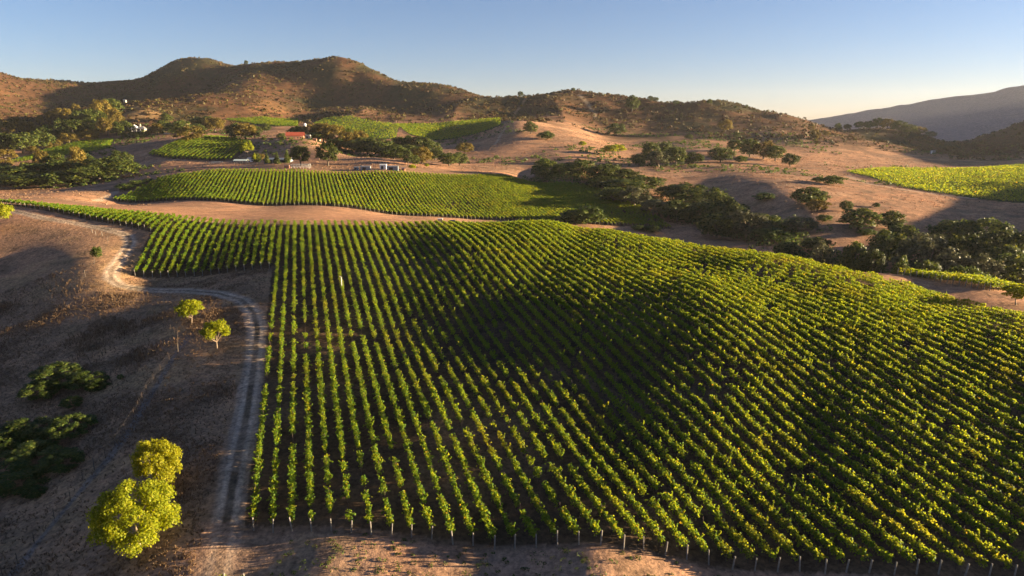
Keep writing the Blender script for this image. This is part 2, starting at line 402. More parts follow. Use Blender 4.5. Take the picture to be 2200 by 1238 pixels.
M_tuss = leaf('tussock_blade', [(0,(0.15,0.09,0.055)),(0.6,(0.24,0.145,0.088)),(1,(0.34,0.21,0.125))], 0.3, 1.2, objvar=0)
M_bark = plain('bark', (0.10,0.078,0.06), 0.9)
M_palebark = plain('pale_bark', (0.26,0.19,0.13), 0.9)
M_post = plain('weathered_post', (0.17,0.15,0.13), 0.8)
M_rust = plain('rusty_stake', (0.05,0.030,0.022), 0.8)
M_stem = plain('vine_stem', (0.06,0.042,0.03), 0.9)
# ------------------------------------------------------------------ ground colours and mesh
def in_poly(px, py, poly):
    x = np.asarray(px); y = np.asarray(py); ins = np.zeros(x.shape, bool); j = len(poly)-1
    for i in range(len(poly)):
        xi, yi = poly[i]; xj, yj = poly[j]
        c = ((yi > y) != (yj > y)) & (x < (xj-xi)*(y-yi)/((yj-yi) or 1e-9) + xi)
        ins ^= c; j = i
    return ins
def plan(poly): return [cast(*p)[:2] for p in poly]
def seg_dist(X, Y, line):
    d = np.full(X.shape, 1e9)
    for (ax, ay), (bx, by) in zip(line[:-1], line[1:]):
        L2 = (bx-ax)**2 + (by-ay)**2 + 1e-9
        t = np.clip(((X-ax)*(bx-ax) + (Y-ay)*(by-ay))/L2, 0, 1)
        d = np.minimum(d, np.hypot(X-ax-t*(bx-ax), Y-ay-t*(by-ay)))
    return d
def mixc(col, c, m): return col*(1-m[...,None]) + np.array(c)*m[...,None]

n_big = fbm(GX, GY, 45, 4, 51); n_mid = fbm(GX, GY, 9, 4, 61)
TAN = (0.40,0.215,0.125)
col = np.broadcast_to(np.array(TAN), GX.shape + (3,)).copy()
col = mixc(col, (0.30,0.17,0.105), sstep(0.0, 0.5, n_big))
# mid distance meadows: mottled, with trodden streaks and darker stubble
midz = sstep(300, 420, RHO)*(1-sstep(1000, 1200, RHO))
col = mixc(col, (0.24,0.145,0.095), midz*sstep(-0.05, 0.4, fbm(GX*0.6+GY*0.5, GY*1.6-GX*0.3, 38, 5, 131))*0.85)
col = mixc(col, (0.46,0.28,0.17), midz*sstep(0.1, 0.45, fbm(GX*0.7-GY*0.4, GY*1.4, 30, 5, 141))*0.6)
col = mixc(col, (0.19,0.125,0.08), midz*sstep(0.15, 0.5, fbm(GX, GY, 7, 3, 151))*0.6)
fur = np.sin((GX*0.35+GY*0.94)*2*math.pi/3.6)
col = mixc(col, (0.20,0.13,0.09), midz*in_poly(GX, GY, plan([(1480,378),(1560,366),(1660,362),(1760,372),(1740,395),(1660,402),(1560,398)])).astype(float)*sstep(0.0, 0.9, fur)*0.6)
col = mixc(col, (0.22,0.14,0.09), in_poly(GX, GY, plan([(660,345),(720,330),(800,341),(862,352),(862,358),(700,352)])).astype(float)*sstep(0.1, 0.9, np.sin(GX*2*math.pi/3.2))*0.55)
# near pasture: browner dry grass with dark and reddish patches
nearm = (1 - sstep(210, 300, RHO)) * (k_of(GX, GY) < 5)
col = mixc(col, (0.32,0.195,0.115), nearm)
col = mixc(col, (0.18,0.118,0.075), nearm*sstep(0.05, 0.5, n_mid)*0.8)
col = mixc(col, (0.44,0.28,0.14), nearm*sstep(0.1, 0.55, -n_mid)*0.55)
# scrub hills
scrub = sstep(860, 1080, RHO + 90*n_big) * (1 - sstep(1900, 2300, RHO))
col = mixc(col, (0.080,0.040,0.021), scrub*0.96)
col = mixc(col, (0.042,0.038,0.018), scrub*sstep(0.0, 0.45, fbm(GX, GY, 90, 5, 71)))
col = mixc(col, (0.19,0.095,0.045), scrub*sstep(0.25, 0.6, fbm(GX, GY, 120, 5, 81))*0.6)
kn_poly = plan([(252,230),(300,223),(345,230),(376,250),(330,257),(256,254)])
col = mixc(col, (0.30,0.185,0.085), in_poly(GX + 14*n_mid, GY + 30*n_big, kn_poly)*(0.55 + 0.4*sstep(-0.2, 0.3, n_mid)))
far_haze = sstep(1900, 2300, RHO)
col = mixc(col, (0.42,0.29,0.235), far_haze)  # distance haze painted into the far mountain's ground colour
# soil of the vineyard blocks
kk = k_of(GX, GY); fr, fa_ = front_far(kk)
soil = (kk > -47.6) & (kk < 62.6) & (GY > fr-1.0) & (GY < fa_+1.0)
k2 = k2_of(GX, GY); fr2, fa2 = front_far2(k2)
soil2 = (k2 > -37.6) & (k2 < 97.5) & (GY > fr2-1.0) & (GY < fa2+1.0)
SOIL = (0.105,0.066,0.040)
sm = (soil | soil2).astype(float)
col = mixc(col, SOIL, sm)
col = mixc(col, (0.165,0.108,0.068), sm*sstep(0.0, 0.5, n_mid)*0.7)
# dirt road round the front block, track marks, other tracks
road = plan([(20,452),(90,468),(160,480),(225,492),(275,507),(281,522),(262,552),(240,580),(238,598),(258,613),(310,622),(400,625),(470,631),(520,645),(545,672),(553,710),(545,790),(528,900),(508,1000),(490,1100),(468,1230)])
road += [(-34, 30)]
dr = seg_dist(GX, GY, road)
wob = fbm(GX, GY, 6, 3, 91)*0.35
col = mixc(col, (0.37,0.265,0.19), 1 - sstep(1.6, 2.3, dr + wob))
col = mixc(col, (0.50,0.385,0.285), (1 - sstep(0.2, 0.5, np.abs(dr-0.95) + 0.3*np.abs(wob)))*0.8)
col = mixc(col, (0.13,0.095,0.062), (1 - sstep(0.3, 0.6, dr))*(0.45 + 0.5*sstep(-0.2, 0.3, n_mid)))
for line, w, c in (([(205,432),(250,412),(330,385),(400,373),(470,362),(545,352)], 2.2, (0.42,0.31,0.23)),
                   ([(500,338),(525,322),(548,312),(590,305),(632,302)], 2.0, (0.36,0.30,0.26)),
                   ([(2200,431),(2060,424),(1950,409),(1870,396),(1822,378)], 2.5, (0.46,0.33,0.24)),
                   ([(1062,312),(1075,290),(1090,270)], 1.6, (0.50,0.33,0.22)),
                   ([(420,289),(445,293),(470,297)], 1.6, (0.40,0.33,0.28)),
                   ([(1245,205),(1262,222),(1275,240),(1282,256)], 4.0, (0.24,0.18,0.13)),
                   ([(1150,192),(1128,215),(1105,245),(1095,265)], 2.5, (0.26,0.16,0.10))):
    col = mixc(col, c, (1 - sstep(w*0.6, w*1.2, seg_dist(GX, GY, plan(line))))*0.85)
# gully line beside the lower fence
gl = plan([(405,722),(375,765),(345,815),(310,870),(280,925),(235,985),(190,1035),(140,1095),(85,1160),(30,1232)])
col = mixc(col, (0.19,0.165,0.15), (1 - sstep(0.3, 0.8, seg_dist(GX, GY, gl) + wob))*0.75)
# lighter bare strip in front of the first posts
strip = (GY < 73.5) & (GX > -50) & (GY < 73 - 0.13*(GX+30)) & (GY > 40)
col = mixc(col, (0.30,0.19,0.13), strip*0.8*(0.6+0.4*sstep(-0.3,0.3,n_mid)))
# green cover of far fields (their vines stand on it)
green_polys = [
 ([(672,266),(700,255),(760,251),(860,268),(850,300),(790,300),(740,285)], (0.055,0.060,0.035)),
 ([(845,268),(960,264),(1076,254),(1075,270),(1000,293),(930,302),(880,290)], (0.030,0.050,0.016)),
 ([(1820,370),(1900,362),(2230,352),(2260,440),(2120,430),(1950,405)], (0.05,0.065,0.016)),
 ([(20,350),(100,322),(180,303),(245,300),(236,318),(190,328),(110,338)], (0.07,0.075,0.02)),
 ([(480,256),(560,252),(640,255),(640,272),(590,272),(530,264)], (0.06,0.075,0.02))]
for poly, c in green_polys:
    pp = plan(poly); col = mixc(col, c, in_poly(GX, GY, pp).astype(float))
POLY = [plan(p) for p, c in green_polys]
hb = plan([(318,334),(345,322),(395,300),(470,296),(535,305),(545,312),(520,330),(500,345),(430,345),(360,341)])
col = mixc(col, SOIL, in_poly(GX, GY, hb).astype(float))
col = np.clip(col*(1+0.10*n_mid[...,None]), 0, 1)

idx = np.arange(NT*NR).reshape(NR, NT)
quads = np.stack([idx[:-1,:-1], idx[:-1,1:], idx[1:,1:], idx[1:,:-1]], -1).reshape(-1, 4)
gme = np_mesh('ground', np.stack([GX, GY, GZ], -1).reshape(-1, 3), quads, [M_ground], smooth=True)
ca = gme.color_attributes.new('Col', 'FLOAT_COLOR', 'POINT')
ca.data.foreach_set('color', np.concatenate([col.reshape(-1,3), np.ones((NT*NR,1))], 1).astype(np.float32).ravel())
g_ob = tag(link('ground', gme), kind='structure')
# ------------------------------------------------------------------ vine rows
def ordinal(n_):
    ones = ['', 'first', 'second', 'third', 'fourth', 'fifth', 'sixth', 'seventh', 'eighth', 'ninth', 'tenth', 'eleventh', 'twelfth', 'thirteenth',
            'fourteenth', 'fifteenth', 'sixteenth', 'seventeenth', 'eighteenth', 'nineteenth']
    card = ['', '', 'twenty', 'thirty', 'forty', 'fifty', 'sixty', 'seventy', 'eighty', 'ninety']
    if n_ < 20: return ones[n_]
    if n_ < 100:
        if n_ % 10: return card[n_//10] + '-' + ones[n_ % 10]
        return card[n_//10][:-1] + 'ieth'
    if n_ == 100: return 'hundredth'
    return 'hundred-' + ordinal(n_ - 100)

def leaf_quads(Pc, size, nrm, r_):
    """kite shaped leaves round the points Pc, facing roughly nrm"""
    n_ = len(Pc)
    nr = nrm / (np.linalg.norm(nrm, axis=1, keepdims=True) + 1e-9)
    t = r_.normal(size=(n_, 3)); t -= nr*np.sum(t*nr, 1, keepdims=True); t /= np.linalg.norm(t, axis=1, keepdims=True) + 1e-9
    b = np.cross(nr, t); s = size[:, None]
    w = 0.36 + 0.2*r_.random((n_, 1))
    v = np.stack([Pc - t*s*0.55, Pc + b*s*w + nr*s*0.08, Pc + t*s*0.55, Pc - b*s*w + nr*s*0.08], 1)
    return v.reshape(-1, 3)

def row_mesh(name, p0, p1, r_, dens=1.0, size=0.2, hmul=1.0, vig=1.0, gaps=0.02, stems=True):
    """canopy of one trellised row from plan point p0 to p1, as leaves over thin stems"""
    p0 = np.array(p0, float); p1 = np.array(p1, float); L = float(np.hypot(*(p1-p0))); d = (p1-p0)/L; nx = np.array([d[1], -d[0]])
    n_ = max(20, int(L*dens)); seed = int(r_.integers(1, 9999))
    s = r_.random(n_)*L
    plant = np.floor(s/1.6)
    px_ = p0[0] + d[0]*s; py_ = p0[1] + d[1]*s
    big = fbm(px_, py_, 26, 3, 201)                       # vigour over the block
    v = np.clip(0.88 + 0.55*big + 0.6*(_hash(plant, plant*0+seed, 3)-0.5) + 0.35*(vnoise(s/0.8, s*0, seed)-0.5)*2, 0.25, 1.5)*vig
    keep = (_hash(plant, plant*0+seed, 9) > gaps + 0.22*sstep(0.15, 0.5, -big)) & (r_.random(n_) < 0.35+0.65*v)
    s, v, plant = s[keep], v[keep], plant[keep]; n_ = len(s)
    lat = r_.normal(size=n_)*0.17*(0.6+0.6*v)
    hh = 0.72 + (1.02 + 0.38*(v-0.8))*r_.beta(1.7, 1.2, n_)
    # loose canes that stick out sideways or upward
    cane = np.floor(s/0.55); hc = _hash(cane, cane*0+seed, 21)
    on = (hc > 0.62) & (r_.random(n_) < 0.42)
    q = r_.random(n_); side = np.where(_hash(cane, cane*0+seed, 23) > 0.5, 1, -1); up = _hash(cane, cane*0+seed, 25)
    lat = np.where(on, side*(0.12 + q*(0.75-0.45*up)*(0.6+0.5*v)), lat)
    hh = np.where(on, 1.35 + q*(0.15+0.75*up)*v - (q**2)*0.35*(1-up), hh)
    s = np.where(on, (cane+0.5)*0.55 + (q-0.5)*0.5*(up-0.3) + r_.normal(size=n_)*0.06, s)
    s = np.clip(s, 0, L)
    x = p0[0] + d[0]*s + nx[0]*lat; y = p0[1] + d[1]*s + nx[1]*lat
    Pc = np.stack([x, y, ground(x, y) + hh*hmul], 1)
    nrm = r_.normal(size=(n_, 3)); nrm[:, 2] = np.abs(nrm[:, 2])*0.9 + 0.15
    nrm[:, 0] += nx[0]*lat*2.2; nrm[:, 1] += nx[1]*lat*2.2
    V = leaf_quads(Pc, size*(0.7+0.7*r_.random(n_)), nrm, r_)
    Q = np.arange(len(V)).reshape(-1, 4); mi = np.zeros(len(Q), np.int32)
    if stems:
        sx = np.arange(0.8, L-0.4, 1.6); sx = sx + r_.normal(size=len(sx))*0.08
        x = p0[0]+d[0]*sx; y = p0[1]+d[1]*sx; z = ground(x, y)
        w = 0.05
        for ang in (0.0, 1.57):
            ox, oy = math.cos(ang)*w, math.sin(ang)*w
            V2 = np.stack([np.stack([x-ox, y-oy, z-0.05], 1), np.stack([x+ox, y+oy, z-0.05], 1), np.stack([x+ox*0.7, y+oy*0.7, z+0.95], 1), np.stack([x-ox*0.7, y-oy*0.7, z+0.95], 1)], 1).reshape(-1, 3)
            Q = np.concatenate([Q, np.arange(len(V2)).reshape(-1, 4) + len(V)]); V = np.concatenate([V, V2]); mi = np.concatenate([mi, np.ones(len(V2)//4, np.int32)])
    o0 = np.array([p0[0], p0[1], float(ground(*p0))])
    return np_mesh(name, V - o0, Q, [M_vine, M_stem], mi), o0

def post_mesh(name, h, rad, m, lean=(0, 0)):
    b = MB(); b.tube([(0,0,-0.15), (lean[0]*h, lean[1]*h, h-0.03), (lean[0]*h, lean[1]*h, h)], [rad, rad*0.96, rad*0.8], 8)
    o = b.build(name, m); me = o.data; bpy.data.objects.remove(o); return me
ME_END = [post_mesh('end_post', 1.75, 0.085, M_post, (0.03*i-0.03, -0.05)) for i in range(3)]
ME_LINE = post_mesh('line_post', 1.95, 0.04, M_rust)

def put_post(name, me, row, o0, x, y):
    p = bpy.data.objects.new(name, me); C.objects.link(p); p.parent = row
    p.location = (x-o0[0], y-o0[1], float(ground(x, y))-o0[2])
    if name == 'end_post': p.rotation_euler = (random.gauss(0, 0.045), random.gauss(0, 0.045), random.random()*0.5); k_ = random.uniform(0.9, 1.2); p.scale = (k_, k_, random.uniform(0.9, 1.08))
    return p

def make_row(p0, p1, label, group, depth, hmul=1.0, vig=1.0, ends=(True, True), line=0, gaps=0.015, fac=1.0):
    r_ = np.random.default_rng(abs(hash((round(p0[0], 2), round(p0[1], 2)))) % (2**31))
    dens = fac*125*min(1.0, (95/depth))**1.15; size = 0.215*max(1.0, depth/120)**0.75
    me, o0 = row_mesh('vine_row', p0, p1, r_, dens, size, hmul, vig, gaps, stems=depth < 330)
    o = link('vine_row', me); o.location = o0; tag(o, label, 'vine row', group)
    L = math.hypot(p1[0]-p0[0], p1[1]-p0[1]); d = ((p1[0]-p0[0])/L, (p1[1]-p0[1])/L)
    if ends[0]: put_post('end_post', ME_END[int(r_.integers(3))], o, o0, p0[0]-d[0]*0.5, p0[1]-d[1]*0.5)
    if ends[1]: put_post('end_post', ME_END[int(r_.integers(3))], o, o0, p1[0]+d[0]*0.5, p1[1]+d[1]*0.5)
    if line:
        s_ = line*0.8
        while s_ < L-3:
            x, y = p0[0]+d[0]*s_, p0[1]+d[1]*s_
            if y < 150: put_post('line_post', ME_LINE, o, o0, x, y)
            s_ += line
    return o

for k in range(-47, 63):
    fr, fa_ = front_far(float(k)); fr, fa_ = float(fr), float(fa_)
    if fa_ - fr < 2.5: fa_ = fr + 3.0
    y0, y1 = fr + rng.normal()*0.15, fa_ + rng.normal()*0.2
    p0 = (RX0 + RC*k + RM*(y0-RY0), y0); p1 = (RX0 + RC*k + RM*(y1-RY0), y1)
    if k >= 0:
        lb = 'first long vine row beside the dirt road' if k == 0 else f'long vine row, {ordinal(k+1)} right of the dirt road'
        grp = 'long vine rows of the front block'
    elif k >= -17:
        lb = f'vine row behind the road bend, {ordinal(-k)} left of the long rows'; grp = 'vine rows behind the road bend'
    else:
        lb = f'short vine row of the left arm, {ordinal(-k-17)} from its right end'; grp = 'short vine rows of the left arm'
    dep = max(y0, min((y0+y1)/2, 140)) if k >= 0 else y0
    # long rows: two densities would show, so they take the density of their near half
    make_row(p0, p1, lb, grp, dep if k < 0 else 95, vig=1.0 if k >= 0 else 1.15, ends=(True, k < 42), line=7.0 if k >= 0 else 0, fac=1.0 if k >= 0 else 1.4)

for j, k in enumerate(range(-37, 98)):
    fr, fa_ = front_far2(float(k)); y0, y1 = float(fr)+rng.normal()*0.2, float(fa_)+rng.normal()*0.3
    if y1 - y0 < 3: y1 = y0 + 3
    p0 = (FX0 + RC*k + RM*(y0-352), y0); p1 = (FX0 + RC*k + RM*(y1-352), y1)
    make_row(p0, p1, f'vine row behind the pale dirt strip, {ordinal(j+1)} from the left', 'vine rows of the middle block', y0, ends=(True, False), vig=1.12, fac=1.15)

# small round hill block by the white canopy
hbx = np.array(hb); 
def clip_line(poly, q, nrm_, dirv):
    """parameters along dirv where the line through q meets a polygon"""
    ts = []
    for (ax, ay), (bx, by) in zip(poly, poly[1:]+poly[:1]):
        sa = (ax-q[0])*nrm_[0] + (ay-q[1])*nrm_[1]; sb = (bx-q[0])*nrm_[0] + (by-q[1])*nrm_[1]
        if (sa > 0) != (sb > 0):
            t = sa/(sa-sb); x, y = ax+(bx-ax)*t, ay+(by-ay)*t
            ts.append((x-q[0])*dirv[0] + (y-q[1])*dirv[1])
    return (min(ts), max(ts)) if len(ts) >= 2 else None
def fill_block(poly, dirv, step):
    L = math.hypot(*dirv); dirv = (dirv[0]/L, dirv[1]/L); nr = (dirv[1], -dirv[0])
    ss = [x*nr[0] + y*nr[1] for x, y in poly]; out = []; s_ = min(ss) + step*0.5
    while s_ < max(ss):
        q = (nr[0]*s_, nr[1]*s_); c = clip_line(poly, q, nr, dirv)
        if c and c[1]-c[0] > 4: out.append(((q[0]+dirv[0]*c[0], q[1]+dirv[1]*c[0]), (q[0]+dirv[0]*c[1], q[1]+dirv[1]*c[1])))
        s_ += step
    return out
a_ = cast(425, 343); b_ = cast(505, 298)
rows = fill_block(hb, (b_[0]-a_[0], b_[1]-a_[1]), 4.0)
for j, (p0, p1) in enumerate(rows):
    make_row(p0, p1, f'vine row of the small hill block, {ordinal(j+1)} from its left end', 'vine rows of the hill block', 560, ends=(False, False), vig=1.3, hmul=1.25, fac=1.5)

# second block right of the dry track: rows run away from the track
starts = [cast(1918 + 13.2*i, 588 + 2.35*i) for i in range(17)]
for j, (x, y, z) in enumerate(starts):
    p0 = (x, y); p1 = (x + 13, y + 5)
    make_row(p0, p1, f'vine row beyond the dry track at right, {ordinal(j+1)} from the left', 'vine rows beyond the dry track', y, ends=(True, False), vig=1.1, fac=1.2)

# far blocks where rows can no longer be told apart one by one
def far_block(name, poly, dirv, step, label, dens, size, hm):
    V = []; r_ = np.random.default_rng(len(label))
    for p0, p1 in fill_block(poly, dirv, step):
        L = math.hypot(p1[0]-p0[0], p1[1]-p0[1]); n_ = int(L*dens)
        if n_ < 3: continue
        s_ = r_.random(n_); lat = r_.normal(size=n_)*0.35
        x = p0[0]+(p1[0]-p0[0])*s_ + lat; y = p0[1]+(p1[1]-p0[1])*s_ + lat*0.3
        Pc = np.stack([x, y, ground(x, y) + 0.5 + hm*r_.random(n_)], 1)
        nr = r_.normal(size=(n_, 3)); nr[:, 2] = abs(nr[:, 2]) + 0.5
        V.append(leaf_quads(Pc, size*(0.7+0.6*r_.random(n_)), nr, r_))
    V = np.concatenate(V); o = link(name, np_mesh(name, V, np.arange(len(V)).reshape(-1, 4), [M_vine]))
    return tag(o, label, 'vineyard', kind='stuff')
far_block('distant_vineyard', POLY[0], (1.0, 1.35), 5.5, 'dark green vineyard with fine slanting rows below the ridge', 3.0, 1.1, 1.5)
far_block('distant_vineyard', POLY[1], (0.2, 1.0), 3.2, 'dark green vineyard block ending at the tan knoll', 3.0, 1.2, 1.3)
far_block('distant_vineyard', POLY[2], (1.0, -0.25), 2.6, 'wide green vineyard at the right edge among tan fields', 4.0, 0.8, 1.5)
far_block('distant_vineyard', POLY[3], (0.3, 1.0), 3.0, 'bright yellow vineyard on the rise among the dark oaks at left', 3.5, 1.0, 1.5)
far_block('distant_vineyard', POLY[4], (0.3, 1.0), 3.0, 'narrow green vineyard strip at the foot of the mountain', 3.5, 1.1, 1.3)
# ------------------------------------------------------------------ trees and shrubs
def crown_mesh(name, m, seed, nl, size, lobes=9, flat=0.75, z0=0.22, spread=0.62, lob=(0.2, 0.34), up=0.3, cone=False, solid=0.55, low=1.62):
    """unit crown (width 1, height 1): leaf clumps over a cluster of lobes"""
    r_ = np.random.default_rng(seed); cs = []
    for i in range(lobes):
        if cone:
            h = (i+0.5)/lobes; a = r_.random()*6.28; rr = (1-h)*0.30*r_.random()
            cs.append((math.cos(a)*rr, math.sin(a)*rr, 0.1+0.85*h, 0.10+0.36*(1-h)*(0.8+0.4*r_.random()), 0.13))
        else:
            q = (i+0.5)/lobes; a = i*2.39996 + r_.random()*0.7
            rad = lob[0] + (lob[1]-lob[0])*r_.random()
            cz = 1 - q*low; rr = math.sqrt(max(0.0, 1-cz*cz))
            rr = (rr*(0.80+0.25*r_.random()))*(0.5*spread - rad*0.45)*1.15
            rz = (1-z0)/2 - rad*flat*0.72
            zc = (1+z0)/2 + cz*rz*(0.82+0.25*r_.random())
            cs.append((math.cos(a)*rr, math.sin(a)*rr, zc, rad, rad*flat))
    cs = np.array(cs); w = cs[:, 3]**2; ci = r_.choice(len(cs), nl, p=w/w.sum())
    dv = r_.normal(size=(nl, 3)); dv /= np.linalg.norm(dv, axis=1, keepdims=True)
    dv[:, 2] = np.where(dv[:, 2] < -0.35, -dv[:, 2], dv[:, 2])
    # clumps on the lobe surface leave gaps between them
    rad = (solid + (1-solid)*r_.random(nl)**0.6)*(1 + 0.10*r_.normal(size=nl))
    cl = _hash(np.floor(dv[:, 0]*3.1+ci*7), np.floor(dv[:, 1]*3.1+dv[:, 2]*5), seed)
    rad *= 0.82 + 0.34*cl
    Pc = cs[ci, :3] + dv*rad[:, None]*np.stack([cs[ci, 3], cs[ci, 3], cs[ci, 4]], 1)
    nr = dv*1.1 + r_.normal(size=(nl, 3))*0.6; nr[:, 2] += up
    if not cone:
        e = np.percentile(np.hypot(Pc[:, 0], Pc[:, 1]), 93)*2; t = np.percentile(Pc[:, 2], 98.5)
        Pc[:, :2] /= e; Pc[:, 2] /= t; cs[:, :2] /= e; cs[:, 2] /= t
    Pc[:, 2] = np.clip(Pc[:, 2], 0.01, 1.06)
    V = leaf_quads(Pc, size*(0.6+0.8*r_.random(nl)), nr, r_)
    return np_mesh(name, V, np.arange(len(V)).reshape(-1, 4), [m]), cs

def trunk_mesh(m, cs, seed, rad=0.035, top=0.55):
    r_ = np.random.default_rng(seed+77); b = MB()
    j = Vector((0.02*r_.normal(), 0.02*r_.normal(), top*0.5))
    b.tube([(0,0,-0.06), (0,0,0.02), tuple(j*0.5), tuple(j)], [rad*1.5, rad*1.15, rad, rad*0.85], 7)
    for c in cs[np.argsort(-cs[:, 3])][:6]:
        e = Vector(c[:3])
        b.tube([tuple(j), tuple(j.lerp(e, 0.5) + Vector((0, 0, -0.03))), tuple(e)], [rad*0.7, rad*0.45, rad*0.15], 5)
    o = b.build('trunk', m); me = o.data; bpy.data.objects.remove(o); return me

def proto(m, bark, seed, nl, size, tr=0.035, **kw):
    c, cs = crown_mesh('crown', m, seed, nl, size, **kw)
    return c, (trunk_mesh(bark, cs, seed, tr) if bark else None)
PROTO = {
 'oak': [proto(M_oak, M_bark, s, 3000, 0.058, lobes=13+s % 4, z0=0.0, low=1.92, spread=1.0, lob=(0.17,0.28)) for s in (1, 2, 3, 4)],
 'moss': [proto(M_moss, M_palebark, s, 2600, 0.055, lobes=16, z0=0.0, low=1.85, spread=1.0, lob=(0.12,0.22), flat=0.95) for s in (11, 12, 13)],
 'gold': [proto(M_gold, M_bark, s, 2800, 0.058, lobes=14, z0=0.0, low=1.92, spread=1.0, lob=(0.15,0.26), flat=0.95) for s in (21, 22, 23)],
 'bright': [proto(M_bright, M_palebark, s, 4200, 0.050, tr=0.02, lobes=16, z0=0.22, spread=1.0, lob=(0.15,0.24), flat=0.8) for s in (31, 32, 33)],
 'tall': [proto(M_oak, M_bark, s, 3600, 0.055, lobes=18, z0=0.05, low=1.75, spread=1.0, lob=(0.15,0.25), flat=0.7) for s in (41, 42)],
 'conifer': [proto(M_oak, M_bark, s, 1500, 0.08, lobes=11, cone=True) for s in (51, 52)],
 'shrub': [proto(M_shrub, None, s, 2400, 0.07, lobes=12, z0=-0.1, low=1.9, spread=1.0, lob=(0.18,0.30), flat=1.0) for s in (61, 62, 63)],
 'big': [proto(M_bright, M_palebark, 71, 24000, 0.025, tr=0.022, lobes=46, z0=0.0, low=1.8, spread=1.0, lob=(0.10,0.17), flat=0.95),
         proto(M_yellow, M_palebark, 72, 12000, 0.033, tr=0.022, lobes=26, z0=0.05, low=1.75, spread=1.0, lob=(0.11,0.20), flat=0.95)],
 'bigshrub': [proto(M_shrub, None, s, 7500, 0.042, lobes=30, z0=-0.1, low=1.9, spread=1.0, lob=(0.10,0.18), flat=1.1) for s in (81, 82)],
}
CNT = {}
def tree(kind, px, top, w_px, label, base=None, Y=None, group=None, name=None):
    """crown top at pixel (px, top); foot either seen at row `base` or standing at distance Y"""
    if base is not None:
        X, Yd, z = cast(px, base); q = base
        while Yd > 2200: q += 1; X, Yd, z = cast(px, q)      # never past the skyline
    else: X, Yd, z = at(px, Y)
    r, d = ray(px, top); h = (CZ - d*Yd) - z
    D = Yd*cp - (z+h*0.5-CZ)*sp; w = w_px/FPX*D
    if base is not None and (Yd > 700 or h > 30): h = (base-top)/FPX*D*1.05
    if Y is not None and group == GC and 1280 < px < 1520: h *= 0.85
    if kind == 'big': w *= 0.80; h *= 0.90
    if kind == 'bigshrub': h *= 0.55; Yd += w*0.18; z = float(ground(X, Yd))
    h = max(h, w*0.35)
    i = CNT.get(kind, 0); CNT[kind] = i+1
    cme, tme = PROTO[kind][i % len(PROTO[kind])]
    nm = name or {'conifer': 'conifer_tree', 'shrub': 'shrub', 'bigshrub': 'shrub', 'oak': 'oak_tree', 'moss': 'oak_tree', 'gold': 'oak_tree'}.get(kind, 'broadleaf_tree')
    if tme is None:
        t = link(nm, cme); t.location = (X, Yd, z-0.05)
    else:
        t = empty(nm, (X, Yd, z))
        link('crown', cme, t); link('trunk', tme, t)
    t.rotation_euler = (0, 0, random.random()*6.28); sx = random.uniform(0.9, 1.1); t.scale = (w*sx, w*1.0, h)
    return tag(t, label, 'shrub' if 'shrub' in kind else 'tree', group)

GC = 'oaks of the creek belt'; GL = 'oaks of the dark grove at left'; GB = 'oaks behind the bare barn hill'; GH = 'trees along the hill foot'; GV = 'young trees beside the dirt road'; GR = 'trees on the ridge skyline'; GW = 'row of trees by the corral'
T = tree
# near, left
T('big', 300, 1034, 205, 'largest yellow-green round tree, at bottom left beside the dirt road', base=1180, group=GV)
T('big', 345, 942, 122, 'yellow tree standing just behind the largest round tree', base=1052, group=GV)
T('bright', 412, 646, 55, 'small flat-topped yellow tree inside the road bend', base=696, group=GV)
T('bright', 467, 692, 58, 'small round yellow-green tree with a visible trunk next to the road', base=751, group=GV)
T('bright', -6, 436, 62, 'bright yellow tree cut off by the left edge of the photo', base=497, group=GV)
T('shrub', 209, 531, 22, 'small round shrub growing in the wire fence at the road bend', base=555)
T('bright', 2182, 614, 66, 'single green tree on the dry track at the right edge', base=656)
GS = 'dark shrubs in the gully at left'
for px, top, base, w, lb in ((112,768,835,115,'broad dark green shrub at the top of the gully clump'), (178,785,838,80,'dark shrub on the right side of the upper gully clump'),
    (80,800,862,80,'dark shrub on the left side of the upper gully clump'), (202,803,842,50,'small light green shrub right of the upper gully clump'),
    (150,842,878,45,'little low shrub under the upper gully clump'), (45,880,960,110,'nearly black shrub at the left edge above the lower gully clump'),
    (140,880,945,95,'pale green bushy shrub at the top of the lower gully clump'), (60,942,1010,120,'dark round shrub in the middle of the lower gully clump'),
    (130,955,1015,85,'green shrub on the right side of the lower gully clump'), (28,1000,1062,110,'green shrub at the left edge, bottom of the lower gully clump'),
    (5,905,985,90,'black-green shrub cut by the left edge'), (70,1040,1070,45,'small spiky shrub at the foot of the gully clump'), (258,798,816,14,'tiny green shrub alone in the brown pasture')):
    T('bigshrub', px, top, w, lb, base=base, group=GS)
# between the two vine blocks
T('shrub', 1232, 452, 62, 'low dark thicket between the two vine blocks, left half', base=479); T('shrub', 1262, 446, 66, 'taller dark thicket between the two vine blocks, right half', base=482)
T('shrub', 1372, 484, 30, 'small dark bush on the edge of the front block, left of two', base=495); T('shrub', 1400, 485, 36, 'small dark bush on the edge of the front block, right of two', base=499)
